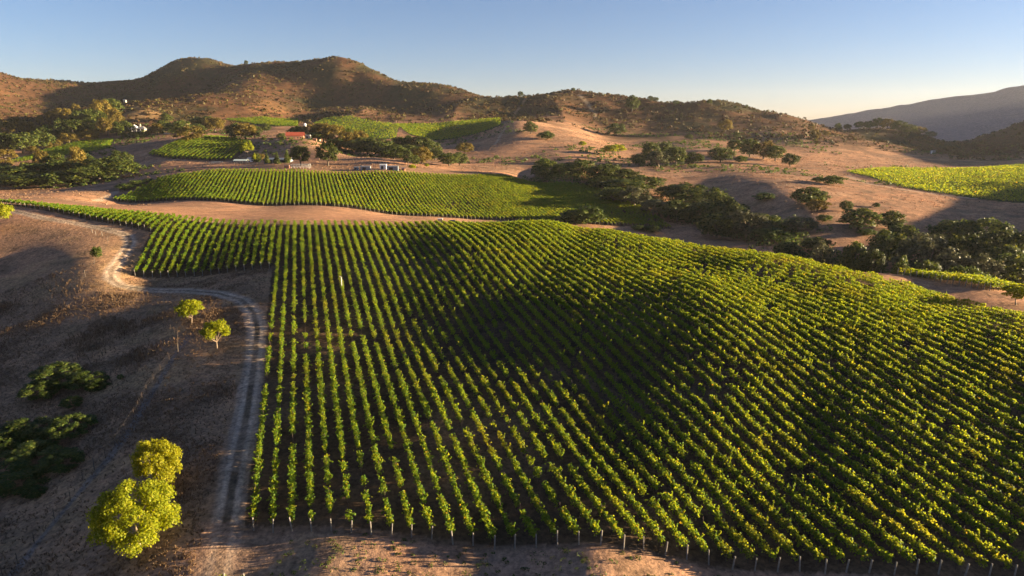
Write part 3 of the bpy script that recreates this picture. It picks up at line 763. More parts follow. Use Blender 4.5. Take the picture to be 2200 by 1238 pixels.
# creek belt, from far left end to right edge
creek = [('oak',1172,343,520,58,'dark oak at the far left end of the creek belt'),('oak',1203,352,515,34,'small pale-edged oak second in the creek belt'),
 ('oak',1245,345,500,76,'rounded oak with lighter top near the left end of the creek belt'),('oak',1292,349,480,62,'oak behind the corner of the middle vine block'),
 ('oak',1336,358,485,78,'flat-topped oak rising above the left creek belt'),('oak',1310,347,485,50,'oak tucked behind the flat-topped oak of the creek belt'),
 ('oak',1385,372,462,84,'long low oak on the field side of the creek belt'),('oak',1345,388,445,92,'big oak in the middle of the left creek clump'),
 ('oak',1300,378,465,72,'dark oak over the shaded corner of the middle vine block'),('oak',1318,405,-436,72,'oak with lit right side overhanging the bare patch'),
 ('moss',1362,402,-447,66,'pale mossy oak at the right end of the left creek clump'),('oak',1440,392,402,62,'oak in the gap between two creek clumps'),
 ('oak',1475,388,385,90,'tall dome-shaped oak in the middle of the creek belt'),('moss',1402,430,-461,62,'greyish oak in front of the dome-shaped oak'),
 ('oak',1455,432,-475,80,'dark oak just above the bare path by the middle block'),('oak',1506,428,352,72,'dark oak right of the dome-shaped oak'),
 ('oak',1538,408,362,74,'wide oak standing against the tan field mid belt'),('oak',1572,440,345,90,'broad oak with moss beside the wide oak'),
 ('moss',1605,456,-516,92,'mossy oak with pale drooping branches and bare limbs'),('oak',1540,462,-512,76,'dark leaning oak with pale trunks over the front block'),
 ('oak',1645,462,326,62,'oak with smooth top right of the mossy oak'),('oak',1668,476,316,60,'oak with bare crossing limbs in the creek belt'),
 ('moss',1718,467,308,70,'tall pale mossy oak standing above its neighbours'),('shrub',1655,508,300,80,'low green bush oak touching the front block crest'),
 ('shrub',1690,520,268,52,'small green bush right of the low bush oak'),('oak',1752,512,292,56,'dark oak in shade right of the tall mossy oak'),
 ('moss',1762,523,262,46,'small light oak near the crest of the front block'),('oak',1828,524,258,62,'round oak on the crest line right of the belt'),
 ('oak',1868,540,250,48,'small round oak next to the pale snag'),('oak',1905,498,286,80,'dark oak in shade left of the weeping oak'),('oak',1935,488,296,70,'dark oak with lighter top in the shaded grove'),
 ('moss',1985,508,262,115,'weeping grey-green oak with drooping moss in the shaded grove'),('oak',2040,478,304,98,'very dark oak at the top of the shaded grove'),
 ('oak',2105,472,305,108,'broad very dark oak at the top of the shaded grove, next to the field'),('oak',2062,508,264,84,'dark green oak in the middle of the shaded grove'),
 ('oak',2135,498,282,86,'dark oak on the right of the shaded grove'),('oak',2188,498,262,90,'dark oak cut by the right edge of the photo'),
 ('moss',2042,545,238,84,'grey-green oak at the bottom of the shaded grove'),('moss',2108,552,232,70,'silvery oak low in the shaded grove'),
 ('oak',2172,552,236,104,'black-green oak in the lower right of the shaded grove'),('shrub',1928,555,225,34,'small sunlit bush in front of the weeping oak'),
 ('shrub',2055,574,208,48,'golden green bush behind the right vine rows, left of three'),('shrub',2085,577,204,44,'golden green bush behind the right vine rows, middle of three'),
 ('shrub',2112,590,196,52,'golden green bush behind the right vine rows, right of three'),('oak',1985,562,228,58,'dark oak right behind the vine rows beyond the track'),('oak',2150,530,250,76,'dark oak filling the right of the shaded grove')]
for k_, px, top, Y, w, lb in creek:
    Y *= 1 + 0.11*float(sstep(1380, 1450, px)*(1-sstep(1700, 1790, px)))
    if Y < 0: T(k_, px, top, w, lb, base=-Y/(1 + 0.11*float(sstep(1380, 1450, px)*(1-sstep(1700, 1790, px)))), group=GC)
    else: T(k_, px, top, w, lb, Y=Y, group=GC)
# tan fields at right
for k_, px, top, base, w, lb in (('oak',1735,404,441,66,'double-domed oak alone in the tan field, left dome'),('oak',1757,410,436,44,'double-domed oak alone in the tan field, right dome'),
 ('gold',1755,430,456,46,'pale yellow-green bush at the foot of the double-domed oak'),('oak',1817,432,455,28,'small dark oak between the double-domed oak and the grove'),
 ('oak',1842,450,496,76,'wide dark oak above the reddish brush'),('oak',1909,454,492,58,'round dark oak right of the wide dark oak'),('shrub',1925,478,500,34,'small dark bush leaning on the round dark oak'),
 ('shrub',1790,378,398,44,'low lit bush below the corner of the right vineyard'),('shrub',1758,380,392,26,'faint low bush left of the lit bush'),('shrub',1640,421,430,42,'flat green bush patch in the open tan field'),
 ('shrub',1882,436,446,16,'tiny green bush in the tan field'),('shrub',1770,462,476,34,'low green bush on the bank below the double-domed oak'),('shrub',1862,492,506,36,'low olive bush under the wide dark oak'),
 ('bright',1318,312,336,50,'bright green round tree at the hill foot'),('oak',1398,308,352,38,'dark oak left of the pale willow'),('oak',1428,306,346,30,'dark oak behind the pale willow'),
 ('moss',1415,326,359,46,'pale grey-green willow in the shaded hollow'),('oak',1452,318,357,44,'black-green oak right of the pale willow'),('oak',1490,328,352,44,'dark oak in the shaded hollow'),
 ('oak',1372,332,356,36,'dim bush oak left of the pale willow'),('oak',1548,318,350,54,'oak with sunlit right side above the furrowed field'),('oak',1578,303,326,32,'small oak on the bank above the furrowed field'),
 ('oak',1610,300,338,42,'oak with a lit crown mid bank'),('gold',1640,306,342,48,'olive oak on the bank'),('oak',1665,314,346,40,'oak at the right end of the bank'),('oak',1697,331,358,40,'round dark oak by the furrowed field edge'),
 ('shrub',1592,335,350,26,'small bush at the foot of the bank'),('gold',1558,260,284,32,'sunlit round oak alone on the dark hillside'),('oak',1325,268,292,38,'black oak alone on the shaded hillside'),
 ('oak',1140,264,288,30,'dark oak on top of the tan knoll'),('shrub',1172,284,300,36,'green bush running down the tan knoll'),('bright',1251,305,319,15,'tiny bright tree in the tan meadow'),
 ('gold',1742,268,284,14,'lit little oak on the right hillside, upper'),('gold',1750,280,300,20,'lit little oak on the right hillside, lower'),('gold',1775,283,294,14,'lit bush on the right hillside'),
 ('oak',1480,290,300,16,'dim little oak on the shaded hillside'),('oak',1582,285,297,14,'small green tree under the sunlit oak on the hillside')):
    T(k_, px, top, w, lb, base=base, group=GH)
for i, (px, top, base, w) in enumerate(((1885,256,276,24),(1905,258,278,30),(1930,262,284,34),(1952,270,288,30),(1975,274,290,26),(1865,262,278,22),(1845,262,276,20),(1820,260,272,16),(1800,258,270,14),(1998,284,296,22))):
    T('gold' if i % 3 == 1 else 'oak', px, top, w, f'rounded oak on the low spur before the far mountain, {ordinal(i+1) if i else "first"} of that clump', base=base, group='oaks on the low spur')
# ridge skyline
for px, top, base, w, lb in ((1118,188,199,13,'wind-shaped little tree on the skyline above the vineyard'),(1231,190,197,9,'tiny bush tree on the skyline'),(1358,209,240,30,'dark oak on the ridge crest with lit lower half'),
    (1397,208,218,12,'small skyline oak, left of a pair'),(1408,210,219,14,'small skyline oak, right of a pair'),(1452,217,226,14,'bushy oak on the skyline right of the pair'),(1524,214,224,12,'bushy oak at the bump of the skyline'),
    (1604,226,234,7,'tiny round tree on the skyline'),(529,125,134,9,'tiny tree on the mountain shoulder'),(1580,228,234,8,'tiny shrub tree left of the tiny round one on the skyline')):
    T('oak', px, top, w, lb, base=base, group=GR)
# barn, corral and hill
for k_, px, top, base, w, lb in (('tall',646,315,356,40,'large dark broadleaf tree behind the corral'),('tall',705,309,357,44,'large broadleaf tree with sunlit right side on the bare slope'),
 ('conifer',618,322,353,17,'dark conifer left of the large dark tree'),('conifer',596,326,355,15,'sunlit conifer in the middle of the row'),('conifer',574,329,353,16,'dark conifer third from the right in the row'),
 ('oak',552,330,353,18,'dark round tree at the left end of the row'),('bright',548,330,354,7,'slim yellow poplar beside the white canopy'),('gold',560,331,345,20,'golden tree behind the row'),
 ('tall',877,323,357,22,'upright green tree at the end of the bare hill'),('oak',893,334,357,17,'small tree leaning right of the upright green tree'),('gold',906,318,353,44,'golden cottonwood right of the upright tree'),
 ('bright',886,354,368,16,'yellow bush at the top edge of the middle block'),('bright',917,352,362,10,'little yellow-green bush by the far fence'),
 ('bright',532,307,336,26,'bright yellow tree at the corner of the hill block'),('oak',505,268,300,36,'oak on the slope above the hill block, left of three'),('gold',528,268,300,44,'golden oak on the slope above the hill block'),
 ('oak',548,272,298,30,'oak on the slope above the hill block, right of three'),('oak',570,267,284,24,'round dark oak left of the barn slope'),('oak',604,287,300,18,'dark oak hugging the left end of the red barn'),
 ('bright',584,297,305,6,'tiny yellow tree on the barn drive'),('oak',567,295,303,11,'small bush by the barn drive'),
 ('oak',965,330,357,44,'dark oak left of the brushy meadow'),('oak',988,328,356,34,'oak with lit side at the brushy meadow'),('gold',1000,308,330,36,'olive oak in the brushy meadow'),('oak',990,312,328,22,'small round oak in the brushy meadow')):
    T(k_, px, top, w, lb, base=base, group=GW if k_ in ('tall', 'conifer') else None)
for k_, px, top, Y, w, lb in (('oak',640,272,720,42,'dark oak just behind the red barn roof'),('gold',668,268,715,44,'golden oak below the white water tank'),('gold',695,266,705,52,'golden oak second right of the water tank'),
 ('gold',722,270,695,50,'golden oak third right of the water tank'),('oak',680,285,690,46,'shaded oak under the golden oaks'),('gold',742,285,680,46,'pale golden oak at the end of the golden oaks'),
 ('oak',755,278,700,38,'dark oak beyond the pale golden oak'),('gold',775,282,690,36,'olive oak by the slanting vine rows'),('oak',790,296,665,58,'broad olive oak behind the bare hill'),
 ('oak',820,300,650,66,'broad lit oak behind the bare hill'),('oak',765,302,660,50,'dark oak low behind the bare hill'),('oak',846,312,630,56,'oak sloping down behind the bare hill'),('oak',862,296,690,50,'dark oak below the green vineyard'),
 ('oak',885,293,685,46,'oak with lit top below the green vineyard'),('oak',910,294,680,40,'round oak below the green vineyard'),('oak',930,304,665,38,'oak at the right end behind the cottonwood'),
 ('oak',880,312,650,50,'dark oak behind the upright green tree'),('oak',935,322,620,40,'dark oak right of the golden cottonwood'),('oak',720,298,672,44,'black oak low under the golden oaks')):
    T(k_, px, top, w, lb, Y=Y, group=GB)
# house and left groves
for k_, px, top, base, w, lb in (('oak',358,246,264,26,'dark oak at the corner of the golden hillside'),('oak',352,262,286,42,'black oak in shade right of the white house'),('gold',338,268,290,24,'sunlit oak right of the white house'),
 ('oak',385,262,292,52,'big black oak behind the white vehicle'),('gold',408,272,304,58,'oak with sunlit right side above the hill block'),('oak',440,254,282,56,'dark oak at the top of the black group'),('gold',462,256,284,44,'sunlit oak at the right of the black group'),
 ('oak',420,268,288,40,'oak in the middle of the black group'),('gold',320,281,291,16,'little golden tree on the house drive'),('shrub',300,288,296,34,'golden hedge in front of the white house'),
 ('oak',238,216,250,44,'tall oak at the edge of the golden hillside'),('gold',222,220,262,46,'olive oak left of the tall oak'),('gold',250,240,276,34,'sunlit oak at the foot of the golden hillside'),('oak',205,236,266,50,'dark oak left of the olive oak'),
 ('gold',232,258,292,46,'sunlit oak left of the white house'),('oak',265,264,298,44,'oak at the left corner of the white house'),('oak',190,258,292,56,'dark oak above the bright yellow vineyard'),
 ('gold',192,280,304,36,'gnarled golden oak over the bright yellow vineyard'),('gold',150,288,310,36,'broad golden oak left of the gnarled oak'),('gold',122,302,318,22,'round yellow oak at the vineyard edge'),('gold',104,308,322,16,'small round yellow oak at the vineyard edge'),
 ('gold',70,316,330,24,'pale golden bush oak at left'),('gold',12,322,346,44,'golden oak at the left edge, upper'),('gold',6,342,362,38,'golden oak at the left edge, lower'),
 ('gold',38,256,286,38,'sunlit oak high on the left slope'),('gold',16,264,290,28,'sunlit oak at the left edge of the slope'),('gold',64,264,290,36,'sunlit oak right of the high one on the left slope'),('gold',78,272,292,22,'little sunlit oak on the left slope'),
 ('gold',88,250,270,14,'small golden tree under the shaded mountain'),('gold',112,242,266,26,'golden tree row under the shaded mountain, left'),('gold',130,236,262,26,'golden tree row under the shaded mountain, middle'),('gold',145,236,260,22,'golden tree row under the shaded mountain, right'),
 ('gold',164,225,244,16,'little golden oak high in the dark wood'),('oak',160,262,300,50,'black oak inside the dark wood'),('oak',120,270,306,54,'black oak in the dark wood below the golden row'),('oak',50,290,330,60,'black oak below the sunlit slope oaks'),
 ('oak',90,285,322,54,'black oak in the middle of the dark wood'),('oak',15,290,330,50,'black oak at the left edge of the dark wood'),('oak',180,240,276,44,'dark oak high in the wood'),('oak',140,258,284,40,'dark oak under the golden row')):
    T(k_, px, top, w, lb, base=base, group=GL)
for k_, px, top, Y, w, lb in (('oak',255,338,520,82,'large oak with lit right side at the end of the dark grove'),('oak',215,342,515,86,'large black oak second in the dark grove'),('gold',172,318,535,34,'tall yellow-lit oak rising out of the dark grove'),
 ('oak',140,345,520,90,'black oak in the middle of the dark grove'),('oak',85,352,515,92,'black oak left in the dark grove'),('oak',30,358,510,95,'black oak in the left part of the dark grove'),('oak',-10,350,530,80,'black oak cut by the left edge, in the dark grove'),
 ('oak',262,325,560,44,'gnarled oak behind the end of the dark grove'),('gold',95,327,560,32,'yellow-topped oak over the dark grove'),('oak',120,333,545,50,'dark oak behind the yellow-topped oak'),('gold',56,350,530,26,'small yellow-topped oak low in the dark grove'),
 ('oak',195,332,545,44,'oak behind the tall yellow-lit oak'),('oak',180,362,490,80,'black oak on the front edge of the dark grove'),('oak',115,370,485,86,'black oak at the front of the dark grove, above the dirt slope'),('oak',50,378,480,90,'black oak at the lower left of the dark grove'),('gold',132,342,540,20,'small yellow-lit oak inside the dark grove')):
    T(k_, px, top, w, lb, Y=Y, group=GL)
# brush line along the track left of the middle block
for px, top, base, w, lb in ((318,386,393,24,'dark brush by the track left of the middle block, right of three'),(296,391,400,34,'dark brush by the track left of the middle block, middle of three'),(268,398,408,36,'dark brush by the track left of the middle block, left of three')):
    T('shrub', px, top, w, lb, base=base, group='brush beside the track')
# ------------------------------------------------------------------ buildings, vehicles, fences
M_red = plain('red_roof_tile', (0.30,0.055,0.025), 0.7, var=0.2, scale=1.5)
M_redwood = plain('pinkish_wood', (0.36,0.17,0.10), 0.8)
M_white = plain('white_paint', (0.75,0.73,0.70), 0.6, var=0.06)
M_cream = plain('cream_wall', (0.46,0.40,0.30), 0.8, var=0.08)
M_grey = plain('grey_metal_roof', (0.22,0.23,0.25), 0.5, var=0.15)
M_slate = plain('grey_shingles', (0.16,0.16,0.17), 0.8)
M_glass = plain('dark_glass', (0.02,0.025,0.03), 0.15, var=0.1)
M_dark = plain('dark_opening', (0.02,0.017,0.015), 0.9)
M_blue = plain('pale_blue_siding', (0.15,0.18,0.22), 0.6, var=0.1)
M_rustm = plain('rusty_sheet', (0.20,0.10,0.06), 0.8)
M_wire = plain('wire', (0.08,0.06,0.05), 0.6)
M_carpaint = plain('dark_blue_paint', (0.03,0.035,0.05), 0.25, metal=0.3, var=0.05)
M_tyre = plain('tyre_rubber', (0.02,0.02,0.02), 0.9)
M_lamp = plain('lamp_lens', (0.6,0.6,0.58), 0.2, var=0.03)

def site(px, py): return cast(px, py)
# red roofed barn: long side towards the camera
x, y, z = site(634, 300); b = empty('barn', (x, y, z), R(12)); tag(b, 'long barn with red roof on top of the bare hill', 'barn')
L_ = 15.2; D_ = 8.0; H_ = 3.4
MB().box(-L_/2, L_/2, 0, D_, -0.6, H_).build('wall', M_redwood, b)
MB().gable(-L_/2, L_/2, 0, D_, H_+0.003, H_+3.1, over=0.7, th=0.22).build('roof', M_red, b)
for s_ in (-1, 1): MB().prism_wall(s_*(L_/2-0.06)-0.06, 0.02, D_-0.02, H_, H_+2.9, 0.12).build('gable_end', M_redwood, b)
for i, xx in enumerate((-6.0, -3.6, -1.2)): MB().box(xx, xx+1.5, -0.06, 0.02, 0.1, 2.4).build('stall_door', M_rustm, b)
for xx in (1.9, 4.4): MB().box(xx, xx+1.2, -0.05, 0.02, 1.0, 2.1).build('window', M_glass, b)
MB().box(-1.9, 1.6, -3.2, -0.05, -2.0, -0.25).build('cellar_wall', M_cream, b)
MB().box(-1.4, 0.9, -3.28, -3.203, -1.8, -0.5).build('cellar_door', M_dark, b)
x, y, z = site(657, 299); sh = empty('shed', (x+0.6, y+5, z)); tag(sh, 'small pale shed right behind the red barn', 'shed')
MB().box(-2.2, 2.2, 0, 3.5, -0.5, 3.6).build('wall', M_cream, sh); MB().box(-2.4, 2.4, -0.2, 3.7, 3.603, 3.8).build('roof', M_white, sh)
MB().box(-1.5, 0.2, -0.05, 0.02, 0.6, 2.6).build('door', M_dark, sh)
x, y, z = site(668, 300); cp_ = empty('lean_to', (x, y+6, z)); tag(cp_, 'low open lean-to with flat grey roof beside the pale shed', 'shelter')
MB().add([(-3.2,0,2.9),(3.2,0,2.2),(3.2,4,2.2),(-3.2,4,2.9),(-3.2,0,3.05),(3.2,0,2.35),(3.2,4,2.35),(-3.2,4,3.05)], [(3,2,1,0),(4,5,6,7),(0,1,5,4),(1,2,6,5),(2,3,7,6),(3,0,4,7)]).build('roof', M_grey, cp_)
for xx, hh in ((-3.0, 2.9), (3.0, 2.2)):
    for yy in (0.2, 3.8): MB().tube([(xx, yy, -0.3), (xx, yy, hh)], 0.09, 6).build('post', M_bark, cp_)
for px, w_, lb in ((675, 3.4, 'low rusty hut at the right of the barn yard'), (684, 2.6, 'small low hut with a pale side, last in the barn yard')):
    x, y, z = site(px, 303); h_ = empty('hut', (x, y+1, z)); tag(h_, lb, 'hut', 'huts in the barn yard')
    MB().box(-w_/2, w_/2, 0, 2.5, -0.4, 1.6).build('wall', M_rustm if w_ > 3 else M_cream, h_); MB().gable(-w_/2, w_/2, 0, 2.5, 1.603, 2.3, 0.15, 0.08).build('roof', M_redwood, h_)
# white water tank over the golden oaks
X_, Y_, Z_ = at(657, 735); r_, d_ = ray(657, 265); top_ = CZ - d_*Y_
tk = empty('water_tank', (X_, Y_, Z_)); tag(tk, 'round white water tank peeping over the golden oaks', 'tank')
hh = max(2.5, top_ - Z_)
MB().tube([(0,0,hh-4.2), (0,0,hh-1.0), (0,0,hh-0.3), (0,0,hh)], [1.45, 1.45, 1.1, 0.25], 18).build('tank_body', M_white, tk)
for q in range(4):
    a = q*math.pi/2 + 0.4; MB().tube([(math.cos(a)*1.2, math.sin(a)*1.2, -0.4), (math.cos(a)*1.2, math.sin(a)*1.2, hh-4.2)], 0.12, 6).build('leg', M_bark, tk)
# white house on the left
x, y, z = site(294, 283); hs = empty('house', (x, y, z), R(6)); tag(hs, 'pale house with grey roof and porch among the oaks', 'house')
MB().box(-9, 9, 0, 8, -0.8, 3.2).build('wall', M_cream, hs)
MB().add([(-10,-1.6,3.2),(10,-1.6,3.2),(10,9,3.2),(-10,9,3.2),(-3,3.6,6.4),(6,3.6,6.4)], [(0,1,5,4),(1,2,5),(2,3,4,5),(3,0,4),(3,2,1,0)]).build('roof', M_slate, hs)
gb = MB(); gb.box(-6.2, 0.6, -0.4, 4, 3.4, 5.6).prism_wall(-6.2, -0.4, 4, 5.6, 5.601, 0.05)
gb.add([(-6.2,-0.41,5.6),(0.6,-0.41,5.6),(-2.8,-0.41,8.0),(-6.2,3.9,5.6),(0.6,3.9,5.6),(-2.8,3.9,8.0)], [(0,1,2),(5,4,3),(0,2,5,3),(2,1,4,5)]); gb.build('gable_front', M_white, hs)
MB().box(2.2, 3.8, 2.6, 4.0, 4.8, 8.8).build('chimney', M_cream, hs)
MB().box(-3.6, -2.0, -0.48, -0.40, 4.4, 6.0).build('window', M_glass, hs)
for xx in (-7.0, -4.6, -2.2, 1.6, 3.8, 6.0):
    w_ = MB().box(xx, xx+1.3, -0.06, 0.02, 0.9, 2.5).build('window', M_glass, hs); MB().box(xx-0.12, xx+1.42, -0.10, -0.063, 0.78, 0.9).build('sill', M_white, w_)
for xx in (-9.4, -4.7, 0.1, 4.8, 9.4): MB().tube([(xx, -1.35, -0.6), (xx, -1.35, 3.2)], 0.13, 6).build('porch_post', M_white, hs)
x, y, z = site(277, 280); an = empty('annex', (x-1, y+3, z)); tag(an, 'low flat-roofed annex left of the pale house', 'building')
MB().box(-4.5, 4.5, 0, 5, -0.6, 2.6).build('wall', M_cream, an); MB().box(-5, 5, -0.5, 5.4, 2.603, 2.9).build('roof', M_white, an)
# small lookout on the golden hillside
x, y, z = site(268, 224); lk = empty('lookout_hut', (x, y, z)); tag(lk, 'tiny pale tower hut on top of the golden hillside', 'hut')
MB().box(-1.6, 1.6, 0, 3, 2.4, 5.4).build('cabin', M_cream, lk); MB().gable(-1.6, 1.6, 0, 3, 5.403, 6.6, 0.3, 0.12).build('roof', M_grey, lk)
for xx in (-1.4, 1.4):
    for yy in (0.2, 2.8): MB().tube([(xx, yy, -0.4), (xx, yy, 2.4)], 0.15, 6).build('leg', M_bark, lk)

def car(name, x, y, z, rz, paint, label, L=4.6, bed=False):
    """car body lofted along x, wheels, windows and lamps as parts"""
    c = empty(name, (x, y, z), rz); tag(c, label, 'car')
    if bed: prof = [(-L/2,0.95),(-L/2+1.9,0.95),(-L/2+1.95,0.98),(L/2-1.5,1.0),(L/2-0.2,0.92),(L/2,0.75)]
    else: prof = [(-L/2,0.7),(-L/2+0.15,1.0),(-L/2+0.9,1.02),(L/2-1.3,1.0),(L/2-0.2,0.85),(L/2,0.65)]
    b = MB(); n_ = len(prof); vs = []
    for xx, zz in prof: vs += [(xx,-0.86,0.32),(xx,-0.90,0.62),(xx,-0.80,zz),(xx,0.80,zz),(xx,0.90,0.62),(xx,0.86,0.32)]
    fs = []
    for i in range(n_-1):
        for k in range(6): fs.append((i*6+k, (i+1)*6+k, (i+1)*6+(k+1)%6, i*6+(k+1)%6))
    fs += [tuple(range(6)), tuple(range((n_-1)*6, n_*6))[::-1]]
    b.add(vs, fs).build('body', paint, c)
    x0, x1 = ((-L/2+1.95, L/2-1.5) if bed else (-L/2+0.3, L/2-1.3))
    vs = [(x0,-0.78,0.99),(x1,-0.78,0.99),(x1,0.78,0.99),(x0,0.78,0.99),(x0+0.35,-0.64,1.52),(x1-0.75,-0.64,1.52),(x1-0.75,0.64,1.52),(x0+0.35,0.64,1.52)]
    MB().add(vs, [(0,1,5,4),(1,2,6,5),(2,3,7,6),(3,0,4,7)]).build('window', M_glass, c)
    vs = [(q[0], q[1], 1.523) for q in vs[4:]] + [(q[0]*0.97, q[1]*0.9, 1.58) for q in vs[4:]]
    MB().add(vs, [(0,1,5,4),(1,2,6,5),(2,3,7,6),(3,0,4,7),(4,5,6,7),(3,2,1,0)]).build('roof', paint, c)
    for xx in (-L/2+0.85, L/2-0.85):
        for yy in (-0.80, 0.80):
            w_ = MB().tube([(xx, yy-0.11, 0.34), (xx, yy+0.11, 0.34)], 0.34, 14).build('wheel', M_tyre, c)
            MB().tube([(xx, yy-0.12, 0.34), (xx, yy+0.12, 0.34)], 0.2, 10).build('rim', M_grey, w_)
    for yy in (-0.6, 0.6): MB().box(L/2-0.08, L/2+0.02, yy-0.17, yy+0.17, 0.62, 0.76).build('headlight', M_lamp, c)
    return c
X_, Y_, Z_ = at(975, 262); car('parked_car', X_, Y_, Z_, R(-3), M_carpaint, 'dark car parked on the dirt strip just behind the front block', 4.9)
X_, Y_, Z_ = at(946, 258); bx = empty('utility_box', (X_, Y_, Z_)); tag(bx, 'pale utility box just left of the dark parked car', 'box')
MB().box(-0.9, 0.9, -0.5, 0.5, -0.2, 1.55).build('cabinet', M_cream, bx); MB().box(-1.0, 1.0, -0.6, 0.6, 1.553, 1.68).build('lid', M_white, bx)
x, y, z = site(358, 288); car('parked_car', x, y, z, R(8), M_white, 'white car in the shade of the black oaks right of the house', 6.0)
# corral yard
x, y, z = site(516, 354); cn = empty('canopy', (x, y, z)); tag(cn, 'open yard canopy with pale green-white roof by the corral', 'canopy')
MB().gable(-5.0, 5.0, 0, 5.5, 2.9, 4.0, 0.4, 0.12).build('roof', plain('pale_green_roof', (0.55,0.62,0.56), 0.5, var=0.08), cn)
for xx in (-4.6, 0, 4.6):
    for yy in (0.3, 5.2): MB().tube([(xx, yy, -0.3), (xx, yy, 2.9)], 0.1, 6).build('post', M_bark, cn)
def pen(name, px, py, w_, d_, h_, rails, posts, m, label):
    x, y, z = site(px, py); p = empty(name, (x, y, z)); tag(p, label, 'pen')
    n_ = posts
    for i in range(n_):
        xx = -w_/2 + w_*i/(n_-1)
        for yy in (0, d_): MB().box(xx-0.12, xx+0.12, yy-0.12, yy+0.12, -0.3, h_).build('post', m, p)
    for r2 in range(rails):
        zz = h_*(r2+1)/rails - 0.12
        for yy in (-0.18, d_+0.12): MB().box(-w_/2, w_/2, yy, yy+0.06, zz-0.07, zz+0.07).build('rail', m, p)
    return p
pen('corral', 461, 352, 8.5, 6, 1.7, 4, 6, M_grey, 'grey railed pen left of the yard canopy')
kn = pen('kennel_cage', 645, 362, 12.5, 4, 2.9, 2, 7, M_white, 'white framed cage of six bays beside the middle block')
MB().box(-6.2, 6.2, 0.3, 3.8, 2.905, 3.0).build('mesh_roof', M_grey, kn)
x, y, z = site(616, 362); ob = empty('feed_shed', (x, y, z)); tag(ob, 'low brown box shed left of the white framed cage', 'shed')
MB().box(-1.8, 1.8, 0, 2.2, -0.3, 2.0).build('wall', M_redwood, ob); MB().box(-2.0, 2.0, -0.2, 2.4, 2.003, 2.15).build('roof', M_grey, ob)
x, y, z = site(592, 352); lb_ = empty('long_barn', (x, y+4, z)); tag(lb_, 'long pale blue metal building behind the row of conifers', 'building')
MB().box(-10, 10, 0, 7, -0.5, 2.9).build('wall', M_blue, lb_); MB().gable(-10, 10, 0, 7, 2.903, 4.0, 0.4, 0.12).build('roof', M_blue, lb_)
for xx in (-7, -2.5, 2): MB().box(xx, xx+3, -0.06, 0.02, 0, 2.4).build('door', M_dark, lb_)
x, y, z = site(537, 349); wh = empty('cottage', (x, y+2, z)); tag(wh, 'small white cottage right of the yard canopy', 'building')
MB().box(-2.8, 2.8, 0, 4, -0.4, 2.4).build('wall', M_white, wh); MB().gable(-2.8, 2.8, 0, 4, 2.403, 3.7, 0.35, 0.1).build('roof', M_grey, wh); MB().box(-1.9, -0.8, -0.05, 0.02, 0.2, 2.0).build('door', M_dark, wh); MB().box(0.5, 1.6, -0.05, 0.02, 0.9, 1.8).build('window', M_glass, wh)
# sheds along the top edge of the middle block
for px, py, w_, h_, mw, lb in ((765, 366, 3.0, 2.0, M_blue, 'small blue-grey box at the top edge of the middle block'), (785, 366, 7.0, 2.6, M_grey, 'grey lean-to shed at the top edge of the middle block'),
                              (823, 364, 4.6, 3.2, M_white, 'white trailer at the top edge of the middle block'), (843, 367, 8.0, 2.9, M_blue, 'open grey shed between two posts at the top edge of the middle block'), (866, 367, 2.4, 1.7, M_redwood, 'little brown hut at the right end of the sheds')):
    x, y, z = site(px, py); s2 = empty('shed', (x, y, z)); tag(s2, lb, 'shed', 'sheds above the middle block')
    MB().box(-w_/2, w_/2, 0, 2.6, -0.4, h_).build('wall', mw, s2)
    MB().add([(-w_/2-0.2,-0.3,h_+0.003),(w_/2+0.2,-0.3,h_+0.003),(w_/2+0.2,2.8,h_+0.3),(-w_/2-0.2,2.8,h_+0.3),(-w_/2-0.2,-0.3,h_+0.1),(w_/2+0.2,-0.3,h_+0.1),(w_/2+0.2,2.8,h_+0.4),(-w_/2-0.2,2.8,h_+0.4)],
             [(3,2,1,0),(4,5,6,7),(0,1,5,4),(1,2,6,5),(2,3,7,6),(3,0,4,7)]).build('roof', M_grey if mw is not M_white else M_white, s2)
    MB().box(-w_*0.3, w_*0.05, -0.05, 0.02, 0.1, h_*0.75).build('door', M_dark, s2)
x, y, z = site(2005, 331); ps = empty('pump_house', (x, y, z)); tag(ps, 'tiny white and dark pump house on the far tan slope', 'hut')
MB().box(-2.6, 2.6, 0, 3, -0.4, 2.8).build('wall', M_slate, ps); MB().gable(-2.6, 2.6, 0, 3, 2.803, 4.0, 0.2, 0.1).build('roof', M_slate, ps); MB().box(-2.75, -1.2, -0.08, 0.5, 0, 3.6).build('end_panel', M_white, ps)
# white standpipe between two rows
X_, Y_, Z_ = cast(735, 628); sp_ = empty('standpipe', (X_, Y_, Z_)); tag(sp_, 'tall white standpipe in the shaded middle of the front block', 'pipe')
MB().tube([(0,0,-0.2), (0,0,3.6), (-0.06,0,3.75), (-0.45,0,3.8)], [0.075,0.075,0.07,0.06], 8).build('pipe', M_white, sp_)
MB().tube([(0,0,0.0), (0,0,0.25)], 0.16, 8).build('base_collar', M_grey, sp_)
# dead snag
X_, Y_, Z_ = at(1886, 240); sg = tag(MB().tube([(0,0,-0.5),(0.1,0,3),(0.3,0.1,6),(0.2,0.2,9)], [0.3,0.24,0.16,0.05], 7).tube([(0.2,0,4.5),(1.3,0.2,6.4),(1.6,0.3,7.6)], [0.12,0.08,0.03], 5).tube([(0.15,0,3.4),(-1.0,0.2,5.2)], [0.12,0.03], 5).build('dead_tree', plain('bleached_wood', (0.40,0.36,0.31), 0.9)), 'bleached bare snag at the edge of the creek belt', 'tree'); sg.location = (X_, Y_, Z_)

